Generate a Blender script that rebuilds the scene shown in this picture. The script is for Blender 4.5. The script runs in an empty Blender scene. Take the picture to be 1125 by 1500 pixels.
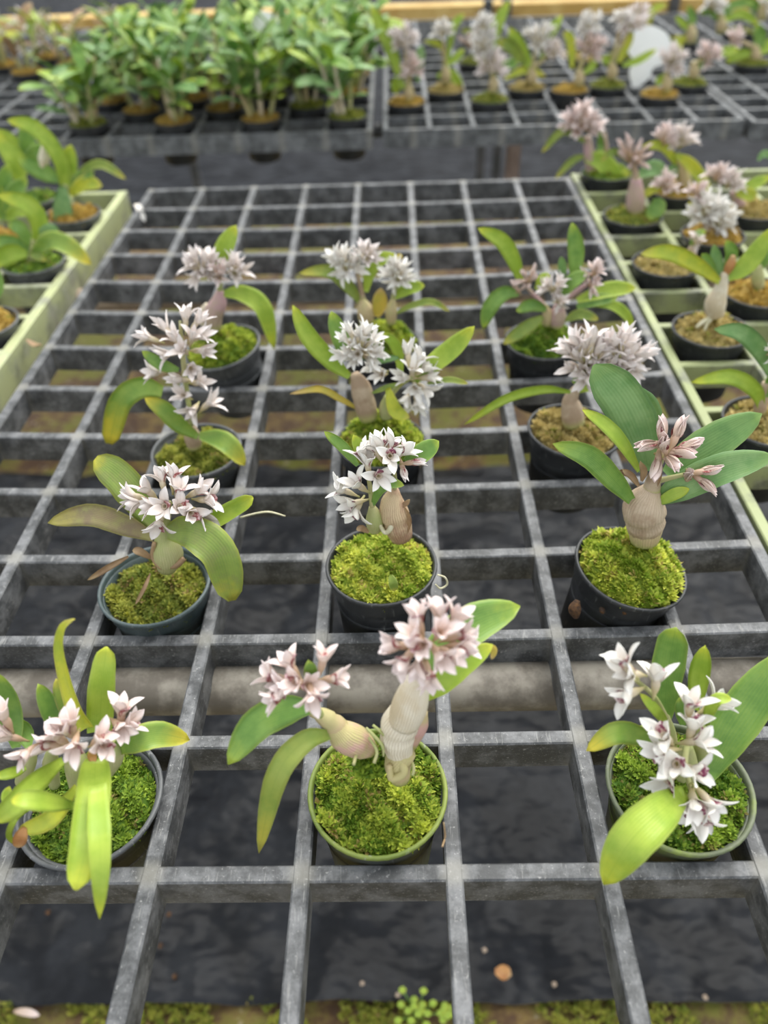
import bpy, bmesh, math, random
import numpy as np
from mathutils import Vector, Matrix
random.seed(7); rng = np.random.default_rng(11)
D = bpy.data; COL = bpy.context.scene.collection; SC = bpy.context.scene

# ------------------------------------------------------------------ units
P = 0.075            # pitch of the bench grid in metres; lengths below are in pitches unless said otherwise
ZT = 0.62            # height of the tray tops above the ground, metres
GZ = -ZT / P         # ground level in pitches relative to the tray top
def W(p): return Vector((p[0]*P, p[1]*P, ZT + p[2]*P))

# ------------------------------------------------------------------ camera
FPX = 1127.0
ang = (0.72568785, -0.02853799, -0.03774067)
CAM = np.array([0.6936769, -2.19601298, 5.07264385])
_p, _y, _r = ang
_f = np.array([math.sin(_y)*math.cos(_p), math.cos(_y)*math.cos(_p), -math.sin(_p)])
_rt = np.array([math.cos(_y), -math.sin(_y), 0]); _up = np.cross(_rt, _f)
RX = math.cos(_r)*_rt + math.sin(_r)*_up; UX = -math.sin(_r)*_rt + math.cos(_r)*_up; FX = _f
cd = D.cameras.new('camera'); cam = D.objects.new('camera', cd); COL.objects.link(cam)
cd.sensor_fit = 'VERTICAL'; cd.sensor_height = 36; cd.lens = FPX*36/1500
m = Matrix([[RX[i], UX[i], -FX[i]] for i in range(3)]).to_4x4(); m.translation = W(CAM); cam.matrix_world = m
cd.clip_start = 0.02; cd.clip_end = 60
cd.dof.use_dof = True; cd.dof.focus_distance = 0.425; cd.dof.aperture_fstop = 5.2
SC.camera = cam

# ------------------------------------------------------------------ world, sun, exposure
w = D.worlds.new('overcast'); SC.world = w; w.use_nodes = True
bg = w.node_tree.nodes['Background']; bg.inputs[0].default_value = (0.93, 0.97, 1.0, 1); bg.inputs[1].default_value = 0.75
sl = D.lights.new('sun', 'SUN'); sl.energy = 3.0; sl.angle = math.radians(60); sl.color = (1, 0.97, 0.9)
so = D.objects.new('sun', sl); COL.objects.link(so); so.rotation_euler = (math.radians(-28), math.radians(16), 0)
SC.view_settings.view_transform = 'Standard'; SC.view_settings.look = 'None'
SC.view_settings.exposure = 0.64; SC.view_settings.gamma = 1; SC.view_settings.use_curve_mapping = False

# ------------------------------------------------------------------ pixel helpers
def ray(x, y): return RX*(x-562.5)/FPX - UX*(y-750)/FPX + FX
def at_y(x, y, Y):
    d = ray(x, y); return CAM + d*((Y-CAM[1])/d[1])
def at_z(x, y, Z=0.0):
    d = ray(x, y); return CAM + d*((Z-CAM[2])/d[2])
def ppx(p): return FPX/float((np.asarray(p)-CAM) @ FX)      # pixels per pitch at a point

# ------------------------------------------------------------------ materials
def nodes(name):
    mt = D.materials.new(name); mt.use_nodes = True; nt = mt.node_tree
    return mt, nt, nt.nodes['Principled BSDF']
def N(nt, kind, **kw):
    n = nt.nodes.new(kind)
    for k, v in kw.items():
        if k.startswith('i_'):
            n.inputs[k[2:].replace('_', ' ')].default_value = v
        else: setattr(n, k, v)
    return n
def mixc(nt, fac, a, b, mode='MIX'):
    n = nt.nodes.new('ShaderNodeMix'); n.data_type = 'RGBA'; n.blend_type = mode
    for i, v in ((0, fac), (6, a), (7, b)):
        if hasattr(v, 'links'): nt.links.new(v, n.inputs[i])
        elif i == 0: n.inputs[0].default_value = v
        else: n.inputs[i].default_value = (*v, 1)
    return n.outputs[2]
def ramp(nt, src, a, b, smooth=True):
    n = nt.nodes.new('ShaderNodeMapRange'); n.interpolation_type = 'SMOOTHSTEP' if smooth else 'LINEAR'
    nt.links.new(src, n.inputs[0]); n.inputs[1].default_value = a; n.inputs[2].default_value = b
    return n.outputs[0]
def math_(nt, op, a, b=0.0):
    n = nt.nodes.new('ShaderNodeMath'); n.operation = op
    for i, v in enumerate((a, b)):
        if hasattr(v, 'links'): nt.links.new(v, n.inputs[i])
        else: n.inputs[i].default_value = v
    return n.outputs[0]
def noise(nt, vec, scale, detail=4, rough=.6):
    n = N(nt, 'ShaderNodeTexNoise'); n.inputs['Scale'].default_value = scale
    n.inputs['Detail'].default_value = detail; n.inputs['Roughness'].default_value = rough
    if vec is not None: nt.links.new(vec, n.inputs['Vector'])
    return n.outputs[0]
def bump(nt, b, h, strength, dist=0.001):
    n = nt.nodes.new('ShaderNodeBump'); n.inputs['Strength'].default_value = strength; n.inputs['Distance'].default_value = dist
    nt.links.new(h, n.inputs['Height']); nt.links.new(n.outputs[0], b.inputs['Normal'])
def geo(nt): return nt.nodes.new('ShaderNodeNewGeometry').outputs['Position']
def scaled(nt, v, s):
    n = nt.nodes.new('ShaderNodeMapping'); n.inputs['Scale'].default_value = s; nt.links.new(v, n.inputs['Vector']); return n.outputs[0]

def tray_mat(name, dark, light, algae=None, amount=0.0, ox=0.0, oy=0.0):
    mt, nt, b = nodes(name); g = geo(nt)
    f = ramp(nt, noise(nt, scaled(nt, g, (1, 1, 1)), 60, 6, .7), .38, .66)
    col = mixc(nt, f, dark, light)
    sc = ramp(nt, noise(nt, scaled(nt, g, (1, 1, 1)), 420, 3, .75), .60, .72)
    col = mixc(nt, math_(nt, 'MULTIPLY', sc, .6), col, (.42, .42, .42))
    st = ramp(nt, noise(nt, scaled(nt, g, (1, .12, 1)), 700, 2, .6), .60, .70)
    col = mixc(nt, math_(nt, 'MULTIPLY', st, .3), col, (.40, .40, .39))
    dk = ramp(nt, noise(nt, g, 260, 4, .7), .58, .7)
    col = mixc(nt, math_(nt, 'MULTIPLY', dk, .55), col, dark)
    # worn beige patches at the moulded crossings
    sx = nt.nodes.new('ShaderNodeSeparateXYZ'); nt.links.new(g, sx.inputs[0])
    def cellmask(o, off):
        u = math_(nt, 'FRACT', math_(nt, 'ADD', math_(nt, 'DIVIDE', math_(nt, 'SUBTRACT', o, off*P), P), 100.5))
        return ramp(nt, math_(nt, 'ABSOLUTE', math_(nt, 'SUBTRACT', u, .5)), .13, .02)
    nm = math_(nt, 'MULTIPLY', cellmask(sx.outputs[0], ox), cellmask(sx.outputs[1], oy))
    col = mixc(nt, math_(nt, 'MULTIPLY', nm, .45), col, (.33, .32, .28))
    if algae:
        a = ramp(nt, noise(nt, g, 22, 4, .6), .62-.5*amount, .72-.3*amount)
        col = mixc(nt, math_(nt, 'MULTIPLY', a, .9), col, algae)
    nt.links.new(col, b.inputs['Base Color']); b.inputs['Roughness'].default_value = .5
    b.inputs['Specular IOR Level'].default_value = .4
    bump(nt, b, noise(nt, g, 500, 3, .7), .35, .0006)
    return mt

def leaf_mat(name, base, dark, tip, tipstart=.78, edge=None, mottle=0.0, mcol=(.3, .3, .1)):
    mt, nt, b = nodes(name)
    uv = nt.nodes.new('ShaderNodeUVMap'); s = nt.nodes.new('ShaderNodeSeparateXYZ'); nt.links.new(uv.outputs[0], s.inputs[0])
    u, v = s.outputs[0], s.outputs[1]
    tc = nt.nodes.new('ShaderNodeTexCoord'); g = tc.outputs['Object']
    col = mixc(nt, ramp(nt, noise(nt, g, 70, 4), .35, .68), base, dark)
    if mottle:
        col = mixc(nt, math_(nt, 'MULTIPLY', ramp(nt, noise(nt, g, 130, 5, .7), .42, .62), mottle), col, mcol)
    tp = ramp(nt, math_(nt, 'ADD', u, math_(nt, 'MULTIPLY', math_(nt, 'SUBTRACT', noise(nt, g, 90), .5), .35)), tipstart, 1.02)
    col = mixc(nt, tp, col, tip)
    av = math_(nt, 'ABSOLUTE', math_(nt, 'SUBTRACT', v, .5))
    if edge: col = mixc(nt, math_(nt, 'MULTIPLY', ramp(nt, av, .40, .5), .7), col, edge)
    col = mixc(nt, math_(nt, 'MULTIPLY', ramp(nt, av, .035, .008), .35), col, dark)
    wv = math_(nt, 'SINE', math_(nt, 'MULTIPLY', v, 85.0))
    col = mixc(nt, math_(nt, 'MULTIPLY', ramp(nt, wv, .2, 1.0), .10), col, tip)
    nt.links.new(col, b.inputs['Base Color']); b.inputs['Roughness'].default_value = .36
    b.inputs['Specular IOR Level'].default_value = .45
    bump(nt, b, wv, .12, .0006)
    tr = nt.nodes.new('ShaderNodeBsdfTranslucent'); nt.links.new(col, tr.inputs[0])
    mx = nt.nodes.new('ShaderNodeMixShader'); mx.inputs[0].default_value = .25
    nt.links.new(b.outputs[0], mx.inputs[1]); nt.links.new(tr.outputs[0], mx.inputs[2])
    nt.links.new(mx.outputs[0], nt.nodes['Material Output'].inputs[0])
    return mt

def petal_mat(name, base, mid, tip, spots=None):
    mt, nt, b = nodes(name)
    uv = nt.nodes.new('ShaderNodeUVMap'); s = nt.nodes.new('ShaderNodeSeparateXYZ'); nt.links.new(uv.outputs[0], s.inputs[0])
    u, v = s.outputs[0], s.outputs[1]
    col = mixc(nt, ramp(nt, u, 0, .28), base, mid); col = mixc(nt, ramp(nt, u, .3, .95), col, tip)
    vein = math_(nt, 'SINE', math_(nt, 'MULTIPLY', v, 40.0))
    col = mixc(nt, math_(nt, 'MULTIPLY', ramp(nt, vein, .3, 1), .18), col, mid)
    if spots:
        tc = nt.nodes.new('ShaderNodeTexCoord')
        col = mixc(nt, ramp(nt, noise(nt, tc.outputs['Object'], 9, 3), .45, .58), col, spots)
    nt.links.new(col, b.inputs['Base Color']); b.inputs['Roughness'].default_value = .5
    tr = nt.nodes.new('ShaderNodeBsdfTranslucent'); nt.links.new(col, tr.inputs[0])
    mx = nt.nodes.new('ShaderNodeMixShader'); mx.inputs[0].default_value = .25
    nt.links.new(b.outputs[0], mx.inputs[1]); nt.links.new(tr.outputs[0], mx.inputs[2])
    nt.links.new(mx.outputs[0], nt.nodes['Material Output'].inputs[0])
    return mt

def bulb_mat(name, a, b2, stripe, green=None):
    mt, nt, b = nodes(name)
    uv = nt.nodes.new('ShaderNodeUVMap'); s = nt.nodes.new('ShaderNodeSeparateXYZ'); nt.links.new(uv.outputs[0], s.inputs[0])
    tc = nt.nodes.new('ShaderNodeTexCoord')
    col = mixc(nt, ramp(nt, noise(nt, tc.outputs['Object'], 60, 4), .38, .62), a, b2)
    wv = math_(nt, 'SINE', math_(nt, 'ADD', math_(nt, 'MULTIPLY', s.outputs[1], 120.0), math_(nt, 'MULTIPLY', noise(nt, tc.outputs['Object'], 90), 9.0)))
    col = mixc(nt, math_(nt, 'MULTIPLY', ramp(nt, wv, .55, 1), .6), col, stripe)
    if green: col = mixc(nt, ramp(nt, s.outputs[0], .25, .0), col, green)
    nt.links.new(col, b.inputs['Base Color']); b.inputs['Roughness'].default_value = .6
    bump(nt, b, wv, .3, .0008)
    return mt

def moss_mat(name, a, b2, c):
    mt, nt, b = nodes(name)
    at = nt.nodes.new('ShaderNodeAttribute'); at.attribute_name = 'tint'
    s = nt.nodes.new('ShaderNodeSeparateXYZ'); nt.links.new(at.outputs['Vector'], s.inputs[0])
    col = mixc(nt, s.outputs[0], a, b2); col = mixc(nt, ramp(nt, s.outputs[1], .82, .98), col, c)
    nt.links.new(col, b.inputs['Base Color']); b.inputs['Roughness'].default_value = .7
    tr = nt.nodes.new('ShaderNodeBsdfTranslucent'); nt.links.new(col, tr.inputs[0])
    mx = nt.nodes.new('ShaderNodeMixShader'); mx.inputs[0].default_value = .3
    nt.links.new(b.outputs[0], mx.inputs[1]); nt.links.new(tr.outputs[0], mx.inputs[2])
    nt.links.new(mx.outputs[0], nt.nodes['Material Output'].inputs[0])
    return mt

def plastic(name, a, b2, rough=.45, algae=None, amt=.0, dust=.3):
    mt, nt, b = nodes(name); tc = nt.nodes.new('ShaderNodeTexCoord'); g = tc.outputs['Object']
    col = mixc(nt, ramp(nt, noise(nt, g, 35, 5), .4, .7), a, b2)
    st = ramp(nt, noise(nt, scaled(nt, g, (1, 1, .18)), 300, 3, .7), .60, .72)
    col = mixc(nt, math_(nt, 'MULTIPLY', st, dust), col, (.32, .33, .32))
    if algae: col = mixc(nt, ramp(nt, noise(nt, g, 30, 4), .62-amt*.5, .75-amt*.3), col, algae)
    nt.links.new(col, b.inputs['Base Color']); b.inputs['Roughness'].default_value = rough
    return mt

def simple(name, a, b2, scale=40, rough=.7, lo=.38, hi=.65, bmp=0.0, dist=.002):
    mt, nt, b = nodes(name); g = geo(nt); n = noise(nt, g, scale, 5, .65)
    nt.links.new(mixc(nt, ramp(nt, n, lo, hi), a, b2), b.inputs['Base Color']); b.inputs['Roughness'].default_value = rough
    if bmp: bump(nt, b, n, bmp, dist)
    return mt

def soil_mat():
    mt, nt, b = nodes('mossy_soil'); g = geo(nt)
    col = mixc(nt, ramp(nt, noise(nt, g, 18, 6, .7), .4, .62), (.10, .055, .032), (.27, .18, .06))
    col = mixc(nt, ramp(nt, noise(nt, g, 9, 5, .7), .46, .6), col, (.17, .17, .03))
    col = mixc(nt, math_(nt, 'MULTIPLY', ramp(nt, noise(nt, g, 60, 3, .7), .62, .7), .6), col, (.5, .42, .3))
    nt.links.new(col, b.inputs['Base Color']); b.inputs['Roughness'].default_value = .85
    bump(nt, b, noise(nt, g, 90, 5, .7), .8, .01); return mt
def cloth_mat(name, spec_, bs, ro=.5):
    mt, nt, b = nodes(name); g = geo(nt)
    n = noise(nt, g, 12, 4, .6)
    col = mixc(nt, ramp(nt, n, .4, .65), (.006, .007, .010), (.018, .020, .025))
    nt.links.new(col, b.inputs['Base Color']); b.inputs['Roughness'].default_value = ro
    b.inputs['Specular IOR Level'].default_value = spec_
    bump(nt, b, noise(nt, scaled(nt, g, (1, 1.6, 1)), 15, 2, .45), bs, .03); return mt

M = {}
M['tray'] = tray_mat('grey_black_plastic', (.055, .058, .062), (.17, .175, .185))
M['tray_back'] = tray_mat('dusty_black_plastic', (.07, .075, .08), (.17, .18, .19), ox=.153, oy=.55)
M['tray_algae'] = tray_mat('algae_stained_plastic', (.11, .12, .085), (.25, .265, .19), (.33, .37, .18), .55, ox=.15, oy=.2)
M['tray_pale'] = tray_mat('pale_green_plastic', (.24, .26, .17), (.42, .44, .32), (.46, .50, .26), .5, ox=.55, oy=.35)
M['pot'] = plastic('black_pot_plastic', (.022, .024, .027), (.05, .053, .057))
M['pot_grey'] = plastic('scuffed_grey_pot_plastic', (.07, .075, .08), (.15, .155, .16), dust=.8)
M['pot_teal'] = plastic('blue_grey_pot_plastic', (.05, .075, .08), (.11, .14, .145))
M['pot_green'] = plastic('green_tinged_pot_plastic', (.09, .10, .085), (.17, .19, .14), algae=(.20, .27, .06), amt=.35)
M['pot_damp'] = plastic('damp_grey_pot_plastic', (.045, .05, .048), (.10, .11, .10), algae=(.10, .13, .05), amt=.2)
M['rim_green'] = plastic('algae_rim', (.13, .18, .03), (.27, .32, .07), .6, dust=.5)
M['rim_olive'] = plastic('olive_rim', (.10, .12, .07), (.17, .19, .13), .6, algae=(.24, .31, .06), amt=.25, dust=.3)
M['green'] = leaf_mat('leaf_green', (.25, .42, .09), (.15, .31, .06), (.44, .55, .07), .78, (.42, .56, .14))
M['dark'] = leaf_mat('leaf_deep_green', (.20, .36, .11), (.13, .28, .08), (.22, .36, .09), .85, (.28, .40, .14))
M['teal'] = leaf_mat('leaf_blue_green', (.27, .44, .17), (.17, .34, .11), (.25, .40, .12), .8, (.24, .42, .18))
M['lime'] = leaf_mat('leaf_lime', (.44, .58, .08), (.31, .47, .05), (.60, .64, .06), .75, (.48, .60, .12))
M['olive'] = leaf_mat('leaf_olive', (.33, .41, .08), (.22, .33, .06), (.55, .50, .08), .72, (.42, .46, .12))
M['yellow'] = leaf_mat('leaf_yellow', (.62, .64, .06), (.42, .53, .06), (.66, .60, .12), .8, (.70, .66, .15))
M['gold'] = leaf_mat('leaf_gold', (.66, .50, .08), (.52, .46, .08), (.62, .45, .18), .7, (.7, .5, .15))
M['ytip'] = leaf_mat('leaf_green_yellow_tip', (.30, .44, .08), (.20, .36, .06), (.70, .60, .06), .62, (.48, .54, .10))
M['bronze'] = leaf_mat('leaf_bronze', (.37, .36, .14), (.33, .25, .15), (.56, .50, .13), .7, (.50, .47, .16), .7, (.27, .20, .14))
M['mottle'] = leaf_mat('leaf_mottled', (.33, .45, .10), (.24, .35, .08), (.55, .52, .07), .85, (.45, .50, .10), .5, (.30, .32, .12))
M['dry'] = leaf_mat('dry_husk', (.48, .33, .19), (.34, .21, .12), (.55, .40, .22), .7)
M['orange'] = leaf_mat('dry_orange', (.62, .33, .12), (.5, .22, .08), (.6, .4, .2), .7)
M['petal_pink'] = petal_mat('petal_pink', (.62, .45, .28), (.88, .74, .68), (.97, .88, .88))
M['petal_white'] = petal_mat('petal_white', (.70, .62, .44), (.92, .88, .83), (.97, .96, .94))
M['petal_blush'] = petal_mat('petal_blush', (.68, .56, .38), (.90, .82, .77), (.96, .91, .91))
M['petal_tan'] = petal_mat('petal_tan', (.50, .36, .25), (.72, .57, .48), (.90, .77, .75))
M['tube_tan'] = petal_mat('tube_tan', (.42, .36, .14), (.52, .36, .22), (.66, .46, .36))
M['tube_olive'] = petal_mat('tube_olive', (.42, .42, .16), (.56, .48, .26), (.72, .62, .50))
M['lip_pink'] = petal_mat('lip_pink', (.45, .20, .12), (.62, .33, .30), (.80, .58, .62), (.30, .07, .07))
M['lip_white'] = petal_mat('lip_white', (.60, .42, .20), (.66, .42, .36), (.84, .74, .74), (.26, .04, .10))
M['bulb_cream'] = bulb_mat('cream_papery_bulb', (.74, .68, .55), (.62, .52, .36), (.36, .27, .17))
M['bulb_pink'] = bulb_mat('pink_green_bulb', (.60, .36, .32), (.50, .46, .20), (.42, .22, .20), (.40, .38, .12))
M['bulb_green'] = bulb_mat('green_bulb', (.38, .42, .16), (.46, .44, .22), (.32, .33, .13))
M['bulb_olive'] = bulb_mat('olive_tan_bulb', (.48, .44, .20), (.54, .42, .24), (.36, .28, .15), (.36, .36, .12))
M['bulb_tan'] = bulb_mat('tan_bulb', (.54, .43, .31), (.38, .27, .18), (.40, .30, .21), (.42, .42, .15))
M['bulb_mauve'] = bulb_mat('mauve_bulb', (.52, .33, .34), (.46, .36, .26), (.38, .22, .24), (.40, .40, .14))
M['bulb_husk'] = bulb_mat('husky_bulb', (.62, .48, .30), (.40, .24, .16), (.24, .13, .08))
M['moss'] = moss_mat('moss_bright', (.13, .24, .015), (.62, .68, .09), (.40, .30, .10))
M['moss_lime'] = moss_mat('moss_lime', (.22, .33, .02), (.78, .80, .14), (.50, .40, .12))
M['moss_dark'] = moss_mat('moss_dark', (.08, .18, .012), (.40, .54, .06), (.28, .24, .07))
M['moss_olive'] = moss_mat('moss_olive', (.14, .19, .02), (.48, .48, .08), (.34, .23, .09))
M['moss_tan'] = moss_mat('moss_tan', (.38, .30, .10), (.62, .50, .20), (.32, .34, .06))
M['moss_gold'] = moss_mat('moss_gold', (.46, .30, .06), (.62, .46, .12), (.30, .33, .05))
M['soil'] = soil_mat(); M['cloth'] = cloth_mat('black_weed_cloth', .24, .75, .42); M['cloth_far'] = cloth_mat('dull_black_weed_cloth', .04, .3)
M['pipe'] = simple('weathered_pipe', (.16, .14, .115), (.36, .33, .28), 30, .6, bmp=.2)
M['pipe_warm'] = simple('rusty_pipe', (.30, .23, .17), (.48, .38, .30), 25, .6)
M['beam'] = simple('yellow_timber', (.50, .32, .09), (.66, .48, .18), 14, .7)
M['post'] = simple('brown_post', (.22, .16, .13), (.33, .25, .21), 20, .8)
M['steel'] = simple('dark_post', (.05, .055, .06), (.1, .1, .11), 20, .6)
M['tag'] = simple('white_tag_plastic', (.86, .88, .89), (.92, .93, .93), 20, .4)
M['root'] = simple('pale_root', (.55, .52, .34), (.68, .64, .48), 200, .7)
M['brown'] = simple('brown_fibre', (.03, .015, .008), (.13, .06, .02), 200, .85, bmp=.6)

# ------------------------------------------------------------------ mesh helpers
def mesh_obj(name, verts, faces, mat, parent=None, uvs=None, smooth=True, kind=None, matidx=None):
    me = D.meshes.new(name); me.from_pydata([tuple(v) for v in verts], [], faces)
    for mm in (mat if isinstance(mat, (list, tuple)) else [mat]): me.materials.append(mm)
    if uvs is not None:
        ul = me.uv_layers.new(name='UVMap'); li = np.empty(len(me.loops), dtype=np.int32); me.loops.foreach_get('vertex_index', li)
        ul.data.foreach_set('uv', np.asarray(uvs, dtype=np.float32)[li].ravel())
    if matidx is not None: me.polygons.foreach_set('material_index', np.asarray(matidx, dtype=np.int32))
    if smooth: me.polygons.foreach_set('use_smooth', np.ones(len(me.polygons), dtype=bool))
    me.update(); o = D.objects.new(name, me); COL.objects.link(o)
    if parent: o.parent = parent
    if kind: o['kind'] = kind
    return o
def inst(name, me, parent=None):
    o = D.objects.new(name, me); COL.objects.link(o)
    if parent: o.parent = parent
    return o
def thing(name, label, cat, loc, group=None):
    o = D.objects.new(name, None); COL.objects.link(o); o.location = loc; o.empty_display_size = .02
    o['label'] = label; o['category'] = cat
    if group: o['group'] = group
    return o
def tag(o, label, cat, group=None):
    o['label'] = label; o['category'] = cat
    if group: o['group'] = group
    return o
def spline(pts, n):
    pts = [np.asarray(p, float) for p in pts]
    if len(pts) == 2: pts = [pts[0], (pts[0]+pts[1])/2, pts[1]]
    e = [2*pts[0]-pts[1]] + pts + [2*pts[-1]-pts[-2]]; out = []
    L = len(pts)-1
    for i in range(n+1):
        t = i/n*L; k = min(int(t), L-1); t -= k; a, b, c, d = e[k:k+4]
        out.append(.5*((2*b)+(-a+c)*t+(2*a-5*b+4*c-d)*t*t+(-a+3*b-3*c+d)*t**3))
    return np.array(out)
def nrm(v): return v/(np.linalg.norm(v, axis=-1, keepdims=True)+1e-12)

PROF_T = [0, .1, .28, .5, .7, .84, .93, .98, 1]; PROF_W = [.34, .52, .86, 1, .95, .74, .46, .22, .03]
def leaf(root, pts, wpx, mat, roll=0.0, fold=.22, name='leaf', n=16, hint=None, wide=None, thick=.010, prof=None):
    """pts: 3D points in pitches; wpx: full width in pitches"""
    c = spline(pts, n); T = nrm(np.gradient(c, axis=0))
    V = nrm(CAM - c) if hint is None else np.tile(np.asarray(hint, float), (n+1, 1))
    S = nrm(np.cross(T, V)); NN = nrm(np.cross(S, T))
    cr, sr = math.cos(math.radians(roll)), math.sin(math.radians(roll))
    S, NN = S*cr+NN*sr, NN*cr-S*sr
    t = np.linspace(0, 1, n+1); hw = np.interp(t, PROF_T if prof is None else prof[0], PROF_W if prof is None else prof[1])*wpx/2
    cs = np.array([-1, -.55, 0, .55, 1.0]); o = W((0, 0, 0)); rl = np.array(root.location)
    V3, UV, F = [], [], []
    k = len(cs)
    for side in (0, 1):
        for i in range(n+1):
            for s in cs:
                p = c[i]+S[i]*s*hw[i]+NN[i]*(fold*hw[i]*(abs(s)**1.5)) - NN[i]*(thick*side*(1-.8*abs(s)))
                V3.append(np.array([p[0]*P, p[1]*P, ZT+p[2]*P])-rl); UV.append((t[i], (s+1)/2))
    off = (n+1)*k
    for i in range(n):
        for j in range(k-1):
            a = i*k+j; F.append((a, a+1, a+k+1, a+k)); a += off; F.append((a, a+k, a+k+1, a+1))
        for j in (0, k-1):
            a = i*k+j; F.append((a, a+k, a+k+off, a+off))
    for i in (0, n):
        for j in range(k-1):
            a = i*k+j; F.append((a, a+1, a+1+off, a+off))
    return mesh_obj(name, V3, F, mat, root, UV)
def tube(root, pts, rad, mat, name='stem', n=10, k=10, rings=None):
    c = spline(pts, n); T = nrm(np.gradient(c, axis=0)); t = np.linspace(0, 1, n+1)
    r = np.interp(t, np.linspace(0, 1, len(rad)), rad)
    if len(rad) > 2: r = spline([[x, 0, 0] for x in rad], n)[:, 0].clip(min(rad)*.6)
    if rings:
        for q in rings: r = r*(1-.16*np.exp(-((t-q)/.03)**2))
    ref = np.array([0.3, .9, .1]); A = nrm(np.cross(T, ref)); B = np.cross(T, A)
    rl = np.array(root.location) if root else np.zeros(3); V3, UV, F = [], [], []
    for i in range(n+1):
        for j in range(k):
            a = 2*math.pi*j/k; p = c[i]+r[i]*(A[i]*math.cos(a)+B[i]*math.sin(a))
            V3.append(np.array([p[0]*P, p[1]*P, ZT+p[2]*P])-rl); UV.append((t[i], abs(2*j/k-1)))
    for i in range(n):
        for j in range(k):
            F.append((i*k+j, i*k+(j+1) % k, (i+1)*k+(j+1) % k, (i+1)*k+j))
    F.append(tuple(range(k-1, -1, -1))); F.append(tuple(n*k+j for j in range(k)))
    return mesh_obj(name, V3, F, mat, root, UV)
def lathe(prof, seg=48):
    V, F = [], []
    for r, z in prof:
        for j in range(seg):
            a = 2*math.pi*j/seg; V.append((r*P*math.cos(a), r*P*math.sin(a), z*P))
    for i in range(len(prof)-1):
        for j in range(seg):
            F.append((i*seg+j, i*seg+(j+1) % seg, (i+1)*seg+(j+1) % seg, (i+1)*seg+j))
    return V, F

# ------------------------------------------------------------------ ground
def grid_mesh(name, x0, x1, y0, y1, nx, ny, zf, mat):
    V = []; F = []
    for j in range(ny+1):
        for i in range(nx+1):
            x = x0+(x1-x0)*i/nx; y = y0+(y1-y0)*j/ny; V.append((x*P, y*P, ZT+zf(x, y)*P))
    for j in range(ny):
        for i in range(nx):
            a = j*(nx+1)+i; F.append((a, a+1, a+nx+2, a+nx+1))
    return mesh_obj(name, V, F, mat)
def wob(x, y): return .10*math.sin(x*1.7+y*.9)+.06*math.sin(x*3.1-y*2.3+1)+.05*math.sin(5*y+x*.7)+.04*math.sin(6.1*x+2.2*y)
fl = grid_mesh('floor', -60, 60, -20, 120, 60, 70, lambda x, y: GZ-.06+.04*wob(x*2, y*2), M['soil']); fl['kind'] = 'structure'
c1 = grid_mesh('ground_cloth', -34, 34, 1.55, 14.5, 180, 50, lambda x, y: GZ+.18+wob(x, y)*.9, M['cloth'])
tag(c1, 'black woven ground cloth lying under the empty grid tray', 'ground cloth')
c2 = grid_mesh('ground_cloth', -50, 50, 31.5, 110, 90, 80, lambda x, y: GZ+.16+wob(x*.7, y*.7)*.8, M['cloth_far'])
tag(c2, 'black ground cloth spread beyond the mossy earth strip', 'ground cloth')
def bank(x, y):
    h = .75*min(1, max(0, (y-15.0)/.35))*min(1, max(0, (31.2-y)/.6)); return GZ+h+.05*wob(x*2, y*2)
bk = grid_mesh('earth_bank', -40, 40, 14.6, 31.3, 120, 90, bank, M['soil'])
tag(bk, 'low mossy brown earth bank between two black ground cloths', 'earth bank')

# ------------------------------------------------------------------ trays
def bar_mesh(name, p0, p1, wt, wb, h, mat, parent, seg=1, zf=None):
    """a moulded bar: chamfered top, slight draft; p0, p1 in pitches at the top centre line"""
    p0 = np.array(p0, float); p1 = np.array(p1, float); d = nrm(p1-p0); s = np.array([-d[1], d[0], 0.0]); ch = .012
    prof = [(-wb/2, -h), (-wt/2, -ch), (-wt/2+ch, 0), (wt/2-ch, 0), (wt/2, -ch), (wb/2, -h)]
    V, F = [], []; rl = np.array(parent.location); k = len(prof)
    for i in range(seg+1):
        c = p0+(p1-p0)*i/seg
        if zf: c = c+np.array([0, 0, zf(c[0], c[1])])
        for a, z in prof:
            p = c+s*a; V.append((p[0]*P-rl[0], p[1]*P-rl[1], ZT+(p[2]+z)*P-rl[2]))
    for i in range(seg):
        for j in range(k): F.append((i*k+j, (i+1)*k+j, (i+1)*k+(j+1) % k, i*k+(j+1) % k))
    F.append(tuple(range(k))); F.append(tuple(seg*k+j for j in range(k-1, -1, -1)))
    return mesh_obj(name, V, F, mat, parent, smooth=False)
def sag(x, y):
    a = max(0, 1-(x/4)**2); b = max(0, 1-((y-6)/7)**2); return -.10*a*b
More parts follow.
